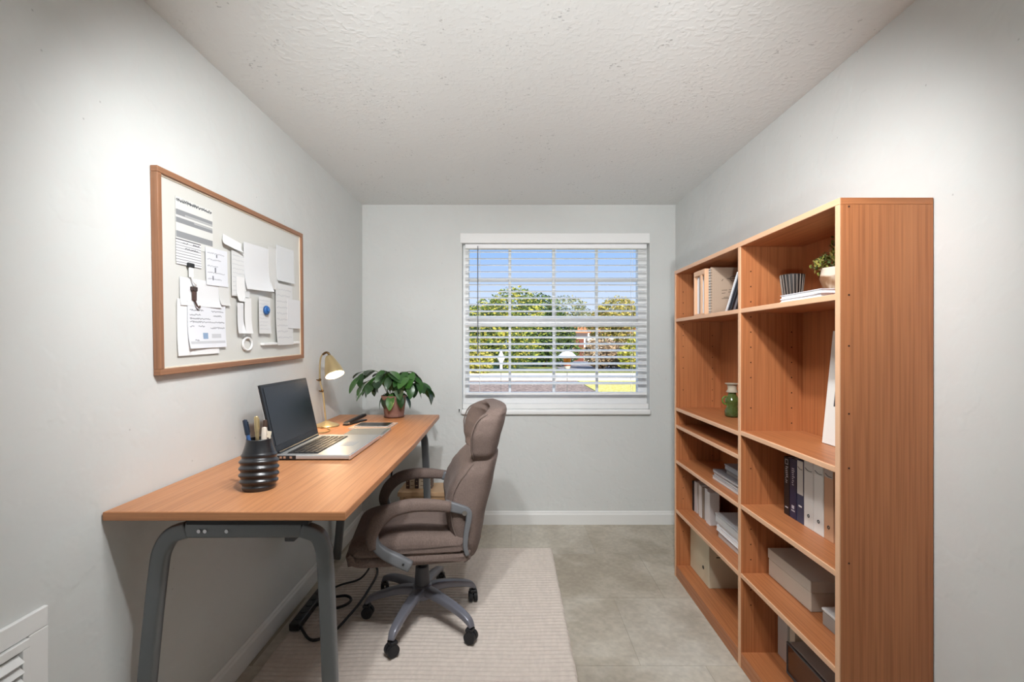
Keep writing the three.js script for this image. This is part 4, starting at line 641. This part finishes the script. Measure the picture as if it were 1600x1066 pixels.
// ---------------------------------------------------------------- under the desk
{
  const b = thing('low_bench', 'low tan wooden bench standing against the wall under the window', 'bench', [-0.5, 0, -3.53]);
  mk('seat', rbox(0.6, 0.034, 0.24, 0.006, 0), C(0xc4a07c, 0.5), b, [0, 0.31, 0]);
  for (const sx of [-1, 1]) for (const sz of [-1, 1]) mk('leg', rbox(0.03, 0.293, 0.03, 0.004), C(0xb08d6a, 0.5), b, [sx * 0.27, 0.1465, sz * 0.095]);
  mk('apron', rbox(0.5, 0.04, 0.016, 0.002, 0), C(0xb8946f, 0.5), b, [0, 0.272, 0.1]);
  [[0x5a3b30, -0.245, 0.024, 'dark brown small book at the end of the bench'], [0xc9b9a2, -0.213, 0.036, 'cream small book beside the dark brown book on the bench'], [0x3c2a26, -0.18, 0.022, 'blackish small book between two cream books on the bench'], [0xcfc2ac, -0.135, 0.062, 'thick cream small book with scribbles on the bench'], [0x6b5a52, -0.085, 0.032, 'grey-brown small book last on the bench']].forEach(([c, x, w, l], i) => {
    const k = thing('small_book', l, 'book', [-0.5 + x, 0.3272, -3.53]), h = 0.105; mk('cover', merged([span(-w / 2, -w / 2 + 0.0025, 0, h, -0.035, 0.035, 0.0008), span(w / 2 - 0.0025, w / 2, 0, h, -0.035, 0.035, 0.0008), span(-w / 2 + 0.0025, w / 2 - 0.0025, 0, h, 0.0322, 0.035, 0.0008)]), C(c, 0.6), k); mk('pages', span(-w / 2 + 0.0026, w / 2 - 0.0026, 0.003, h - 0.003, -0.033, 0.032, 0.0005), M.paper3, k);
    mk('spine_mark', merged([span(-w * 0.3, w * 0.3, 0.07, 0.076, 0.0348, 0.0356, 0.0003), span(-w * 0.25, w * 0.2, 0.05, 0.054, 0.0348, 0.0356, 0.0003), span(-w * 0.3, w * 0.3, 0.02, 0.024, 0.0348, 0.0356, 0.0003)]), C(i % 2 ? 0x6b5237 : 0xb59c77), k);
  });
  const cable = (label, pts, r) => solo('power_cable', label, 'cable', tube(pts, r, 70, 7), M.rubber);
  cable('black power cable hanging from the desk edge behind the chair', [[-0.7, 0.85, -2.9], [-0.705, 0.7, -2.9], [-0.72, 0.55, -2.9], [-0.77, 0.3, -2.88], [-0.82, 0.08, -2.85], [-0.86, RUG + 0.012, -2.78], [-0.95, RUG + 0.012, -2.7], [-1.0, 0.03, -2.62]], 0.0055);
  cable('thick black cable looping on the rug by the power strip', [[-1.0, 0.03, -2.5], [-0.92, RUG + 0.01, -2.46], [-0.85, RUG + 0.01, -2.5], [-0.84, RUG + 0.01, -2.55], [-0.88, RUG + 0.01, -2.59], [-0.93, RUG + 0.01, -2.58]], 0.007);
  cable('black cable curving across the rug under the chair seat', [[-1.0, 0.03, -2.3], [-0.9, RUG + 0.01, -2.2], [-0.84, RUG + 0.01, -2.24], [-0.8, RUG + 0.01, -2.4], [-0.78, RUG + 0.01, -2.6], [-0.8, RUG + 0.01, -2.9], [-0.9, RUG + 0.01, -3.0]], 0.0065);
  const p = thing('power_strip', 'black power strip lying on the rug along the wall', 'power strip', [-1.02, RUG, -2.45]); mk('body', rbox(0.05, 0.035, 0.34, 0.006), M.blackPlastic, p, [0, 0.0185, 0]);
  for (let k = 0; k < 5; k++) mk('socket', cyl(0.016, 0.016, 0.003, 18), M.darkMetal, p, [0, 0.0368, -0.12 + k * 0.06]);
  const a = thing('power_adapter', 'grey power adapter box fixed under the desk by the wall', 'adapter', [-1.06, 0.42, -2.4]); mk('body', rbox(0.05, 0.11, 0.16, 0.008), M.greyPlastic, a, [0, 0.055, 0]); mk('bracket', rbox(0.012, 0.3, 0.05, 0.003), M.deskMetal, a, [-0.02, 0.2, 0]); mk('plug', rbox(0.03, 0.04, 0.045, 0.005), M.blackPlastic, a, [0.03, 0.06, 0.03]);
}

// ---------------------------------------------------------------- added fill lamps, unseen: glowing diffuser and a light of the same size
function addedCeilingLamp(label, x, z, size, power) {
  const t = thing('added_ceiling_light', label, 'lamp', [x, YC, z], 0);
  mk('housing', rbox(size + 0.03, 0.022, size + 0.03, 0.004), M.whitePaint, t, [0, -0.011, 0]);
  const q = size / 2; mk('rim', merged([span(-q - 0.015, q + 0.015, -0.085, -0.021, -q - 0.015, -q, 0.002), span(-q - 0.015, q + 0.015, -0.085, -0.021, q, q + 0.015, 0.002), span(-q - 0.015, -q, -0.085, -0.021, -q, q, 0.002), span(q, q + 0.015, -0.085, -0.021, -q, q, 0.002)]), M.whitePaint, t);  // rim added to shield the window panes from the panel
  mk('diffuser', rbox(size, 0.006, size, 0.002), std({ color: 0xffffff, emissive: 0xfff6ea, emissiveIntensity: 1.5 }), t, [0, -0.0245, 0]);
  const l = new THREE.RectAreaLight(0xf8fafb, power, size, size); l.position.set(0, -0.031, 0); l.rotation.x = -Math.PI / 2; t.add(l);
}
addedCeilingLamp('added unseen square ceiling fill light above the desk end', 0.05, -1.15, 0.34, FILL_PANEL);
{ // added unseen spotlight bar, its three heads brighten the far half of the room
  const t = thing('added_spotlight_bar', 'added unseen ceiling spotlight bar with three fill heads turned into the room', 'lamp', [0.05, YC, -0.85]);
  mk('bar', rbox(0.7, 0.024, 0.05, 0.005), M.whitePaint, t, [0, -0.012, 0]);
  [[-0.28, V(-1.1, -1.3, -1.75)], [0.28, V(1.0, -1.3, -1.75)], [0, V(0, -1.9, -1.7)]].forEach(([x, to], i) => {
    const aim = to.clone().sub(V(x, -0.06, 0)).normalize(), q = new THREE.Quaternion().setFromUnitVectors(V(0, -1, 0), aim), at = V(x, -0.07, 0);
    const hd = mk('head', lathe([[0.001, 0.03], [0.03, 0.028], [0.045, -0.03], [0.042, -0.03], [0.028, 0.022], [0.001, 0.024]], 28), M.whitePaint, t, at.toArray()); hd.quaternion.copy(q);
    mk('lens', cyl(0.041, 0.041, 0.004, 24), std({ color: 0xffffff, emissive: 0xffffff, emissiveIntensity: 2 }), hd, [0, -0.02, 0]); mk('arm', cyl(0.006, 0.006, 0.05, 10), M.whitePaint, t, [x, -0.045, 0]);
    const l = new THREE.SpotLight(0xf8fafb, FILL_SPOTS[i], 0, 0.85, 1, 2); l.castShadow = true; l.shadow.radius = 2; l.position.copy(at).addScaledVector(aim, 0.05); l.target.position.copy(at).addScaledVector(aim, 2); t.add(l, l.target);
  });
}
{ // added floor uplight behind the camera, bounces fill light off the ceiling
  const t = thing('added_floor_uplight', 'added unseen floor uplight aimed at the ceiling as fill', 'lamp', [0.05, 0, 0.25]);
  mk('base', lathe([[0.001, 0.001], [0.13, 0.001], [0.13, 0.012], [0.02, 0.025], [0.001, 0.026]], 32), M.blackPlastic, t); mk('stem', cyl(0.012, 0.012, 1.02, 14), M.blackPlastic, t, [0, 0.53, 0]);
  const aim = V(0.0, 1.32, -2.75).normalize(), q = new THREE.Quaternion().setFromUnitVectors(V(0, 1, 0), aim), hd = V(0, 1.08, 0);
  const sh = mk('head', lathe([[0.001, -0.06], [0.05, -0.055], [0.085, 0.05], [0.08, 0.05], [0.047, -0.048], [0.001, -0.05]], 32), M.blackPlastic, t, hd.toArray()); sh.quaternion.copy(q);
  mk('lens', cyl(0.078, 0.078, 0.006, 32), std({ color: 0xffffff, emissive: 0xffffff, emissiveIntensity: 3 }), sh, [0, 0.04, 0]);
  const l = new THREE.SpotLight(0xf8fafb, FILL_UPLIGHT, 0, 0.56, 1, 2); l.castShadow = true; l.shadow.radius = 3.5; l.position.copy(hd).addScaledVector(aim, 0.06); l.target.position.copy(hd).addScaledVector(aim, 2); t.add(l, l.target);
}

// ---------------------------------------------------------------- outside
{
  const G = -0.2;
  const noiseMap = (a, b, px, s, size) => dataTex(512, 512, (u, v) => mixc(a, b, sstep(0.3, 0.7, fbm(u, v, px, px, s, 4))), true, size);
  const slab = (x0, x1, d0, d1, top, h) => metricUV(new THREE.BoxGeometry(x1 - x0, h, d1 - d0).translate((x0 + x1) / 2, top - h / 2, -(d0 + d1) / 2), 2);
  const S = (name, label, geo, mat) => { const m = mk(numbered(name), geo, mat, scene); m.userData = { label, category: name.replace(/_/g, ' '), kind: 'structure' }; };
  S('lawn', 'green lawn beyond the drive', slab(-60, 60, 4.2, 160, G, 0.4), std({ map: noiseMap(rgb(92, 108, 50), rgb(150, 156, 84), 40, 301, [6, 6]), roughness: 0.95 }));
  S('driveway', 'grey-brown paved drive outside the window', slab(-14, 2.75, 8, 20.6, G + 0.02, 0.1), std({ map: noiseMap(rgb(120, 106, 98), rgb(172, 154, 142), 60, 302, [4, 4]), roughness: 0.9 }));
  S('sunlit_grass', 'sunlit yellow grass beside the drive', slab(2.8, 16, 8, 20.6, G + 0.02, 0.1), std({ map: noiseMap(rgb(196, 188, 92), rgb(226, 216, 140), 50, 303, [3, 3]), roughness: 0.95 }));  // sunlight painted in as a bright yellow grass colour
  S('sidewalk', 'pale concrete sidewalk crossing behind the drive', slab(-40, 40, 20.7, 26, G + 0.03, 0.12), std({ map: noiseMap(rgb(214, 206, 190), rgb(232, 226, 212), 20, 304, [5, 5]), roughness: 0.9 }));
  S('street', 'grey asphalt street', slab(3, 60, 30, 44, G + 0.03, 0.1), std({ map: noiseMap(rgb(128, 128, 136), rgb(150, 150, 158), 40, 305, [5, 5]), roughness: 0.9 }));
  S('kerb', 'dark kerb along the street', slab(-40, 60, 45, 46, G + 0.12, 0.2), C(0x3c3d42, 0.9));
  // trees: trunk, limbs and a crown of single leaves
  const leafQuad = new THREE.PlaneGeometry(0.2, 0.12);
  function tree(name, label, x, d, blobs, cols, n, trunkH, sz = 1) {
    const t = thing(name, label, 'tree', [x, G, -d], 0), sets = cols.map(() => ({ p: [], n: [], i: [] }));
    mk('trunk', merged([cyl(0.09, 0.16, trunkH, 10).translate(0, trunkH / 2, 0), ...blobs.map((b) => tube([[0, trunkH * 0.8, 0], [b[0] * 0.4, (trunkH + b[1]) / 2, b[2] * 0.4], [b[0], b[1], b[2]]], 0.05, 8, 6))]), C(0x5a4a3c, 0.95), t);
    const tot = blobs.reduce((s, b) => s + b[3] * b[4], 0), q = new THREE.Quaternion(), e = new THREE.Euler(), v = V();
    for (const [bx0, by, bz, rx, ry] of blobs) for (let k = 0; k < n * rx * ry / tot; k++) {
      const a = rr(0, 6.283), c = rr(-1, 1), s = Math.sqrt(1 - c * c), R = 0.55 + 0.5 * Math.sqrt(rnd()) * (0.75 + 0.5 * vnoise(a * 3, c * 4, 97, 97, 3));
      const o = sets[Math.min(cols.length - 1, Math.floor(rnd() ** 1.2 * cols.length))], cx = bx0 + rx * R * s * Math.cos(a), cyy = by + ry * R * c, cz = bz + rx * R * s * Math.sin(a);
      e.set(rr(-1.2, 1.2), rr(0, 6.28), rr(-0.6, 0.6)); q.setFromEuler(e); const b0 = o.p.length / 3, k2 = sz * rr(0.7, 1.3);
      for (const [lx, ly] of [[-0.11, 0], [0, -0.055], [0.11, 0], [0, 0.055]]) { v.set(lx * k2, ly * k2, 0).applyQuaternion(q); o.p.push(cx + v.x, cyy + v.y, cz + v.z); }
      o.i.push(b0, b0 + 1, b0 + 2, b0, b0 + 2, b0 + 3);
    }
    sets.forEach((o, i) => { const g = new THREE.BufferGeometry(); g.setAttribute('position', new THREE.Float32BufferAttribute(o.p, 3)); g.setIndex(o.i); g.computeVertexNormals(); mk('foliage', g, phys({ color: cols[i], roughness: 0.85, transmission: 0.3, thickness: 0, side: THREE.DoubleSide }), t).userData = { kind: 'stuff' }; });
  }
  const yg = [0x5a7532, 0xa2ac48, 0xc8c25a, 0x3f5a2c], dg = [0x365628, 0x567838, 0x8a9c44, 0x2a4624], ol = [0xc0b65e, 0xa8965a, 0xd6cc78, 0x78803e];
  tree('shade_tree', 'broad round yellow-green tree beyond the drive', -0.6, 29.4, [[-0.6, 2.6, 0, 1.7, 1.6], [0.8, 3.4, 0, 1.7, 1.5], [0.3, 1.5, 0.3, 2.0, 1.3], [-1.3, 1.2, 0.3, 1.1, 1.0]], yg, 9000, 1.6);
  tree('shade_tree', 'dark green dense tree between the yellow-green tree and the house', 2.3, 34, [[-0.4, 3.6, 0, 1.7, 1.4], [0.6, 2.5, 0.2, 1.6, 1.4], [0.9, 1.3, 0.4, 1.5, 1.2], [-0.7, 1.4, 0.3, 1.5, 1.3]], dg, 9000, 1.6);
  tree('street_tree', 'tall olive green tree on the far side of the street', 7.4, 34, [[0, 3.6, 0, 1.6, 1.2], [0.9, 2.6, 0.3, 1.4, 1.2], [-1, 2.9, 0, 1.2, 1.0]], ol, 6500, 2.2);
  tree('street_tree', 'thin pale tree with loose leaves in front of the sky', 4.6, 40, [[0, 4.3, 0, 1.7, 1.2], [-1.2, 3.5, 0, 1.1, 0.9], [1.2, 3.6, 0, 1.2, 0.8]], [0x8f9a72, 0xb5b58a, 0x6f7a52], 2400, 3);
  tree('garden_shrub', 'bright yellow-green shrub beside the house', 7.9, 28.5, [[0, 1.1, 0, 1.3, 1.2], [1.1, 1.3, 0.2, 1.2, 1.3], [-0.9, 0.8, 0.2, 0.8, 0.8]], [0xb8b84a, 0x96a23c, 0xd2c86a], 4500, 0.6);
  tree('garden_shrub', 'brown leafed shrub under the olive tree', 5.6, 30.5, [[0, 1.0, 0, 1.1, 0.9], [0.9, 0.9, 0, 0.8, 0.8]], [0xa8947a, 0xc0ac92, 0x8a7862], 2500, 0.5);
  tree('garden_shrub', 'low yellow shrub at the foot of the broad tree', -2.6, 26.2, [[0, 0.9, 0, 1.0, 1.0], [0.9, 0.6, 0.2, 0.7, 0.7]], [0xa8a848, 0x7c8a38, 0xc9be68], 3000, 0.5);
  tree('far_tree', 'mid green tree far behind the yellow-green tree', -4.6, 50, [[0, 3.8, 0, 2.6, 1.8], [2.4, 3.2, 0, 2, 1.6]], [0x5f7a3c, 0x86974a, 0x46602e], 3500, 2.4, 1.4);
  // the house across the street
  const h = thing('house', 'low white house with an orange tiled roof across the street', 'house', [8.6, G, -47]);
  mk('wall', bx(6, 2.6, 5), C(0xe6e2dc, 0.9), h, [0, 1.3, 0]);
  const rf = new THREE.Shape([[-3.5, 0], [3.5, 0], [2.4, 1.1], [-2.4, 1.1]].map((p) => new THREE.Vector2(...p))); mk('roof', new THREE.ExtrudeGeometry(rf, { depth: 6, bevelEnabled: false }), C(0xd9855c, 0.9), h, [0, 2.6, -3]);
  mk('door', bx(0.95, 2.05, 0.08), C(0x6b3b30, 0.7), h, [-2.45, 1.03, 2.52]); const wn = mk('window', bx(1.3, 1.1, 0.08), M.whitePaint, h, [0.4, 1.5, 2.52]); mk('window_glass', bx(1.15, 0.95, 0.04), C(0x3b4650, 0.2), wn, [0, 0, 0.04]); mk('porch_post', bx(0.14, 2.6, 0.14), M.whitePaint, h, [-1.6, 1.3, 2.9]);
  // garden lantern and white ornament
  const l = thing('garden_lantern', 'white capped garden lantern with amber glass on a slim post', 'lantern', [0.94, G, -8.2]);
  mk('post', cyl(0.005, 0.006, 1.14, 10), M.deskMetal, l, [0, 0.57, 0]); mk('hat', lathe([[0.2, 1.34], [0.185, 1.345], [0.085, 1.43], [0.001, 1.445]], 8), M.whitePaint, l); mk('hat_brim', lathe([[0.001, 1.332], [0.2, 1.332], [0.2, 1.34], [0.001, 1.341]], 8), M.whitePaint, l);
  mk('glass', lathe([[0.001, 1.245], [0.055, 1.245], [0.075, 1.33], [0.001, 1.33]], 16), phys({ color: 0xe08a1e, roughness: 0.2, transmission: 0.5, thickness: 0.05 }), l); mk('cup', lathe([[0.001, 1.14], [0.04, 1.14], [0.058, 1.2], [0.06, 1.235], [0.001, 1.24]], 16), C(0xe9e3d6, 0.5), l); mk('band', lathe([[0.055, 1.195], [0.062, 1.2], [0.063, 1.222], [0.055, 1.224]], 16), C(0x7a3b22, 0.5), l);
  const o = thing('garden_ornament', 'slim white garden ornament with a pointed top on the lawn', 'ornament', [-0.22, G, -10.4]); mk('stake', cyl(0.005, 0.006, 1.04, 8), M.deskMetal, o, [0, 0.52, 0]); mk('finial', lathe([[0.001, 1.03], [0.035, 1.03], [0.03, 1.12], [0.05, 1.2], [0.085, 1.27], [0.04, 1.36], [0.012, 1.44], [0.001, 1.45]], 18), M.whitePaint, o);
}
renderer.render(scene, camera);
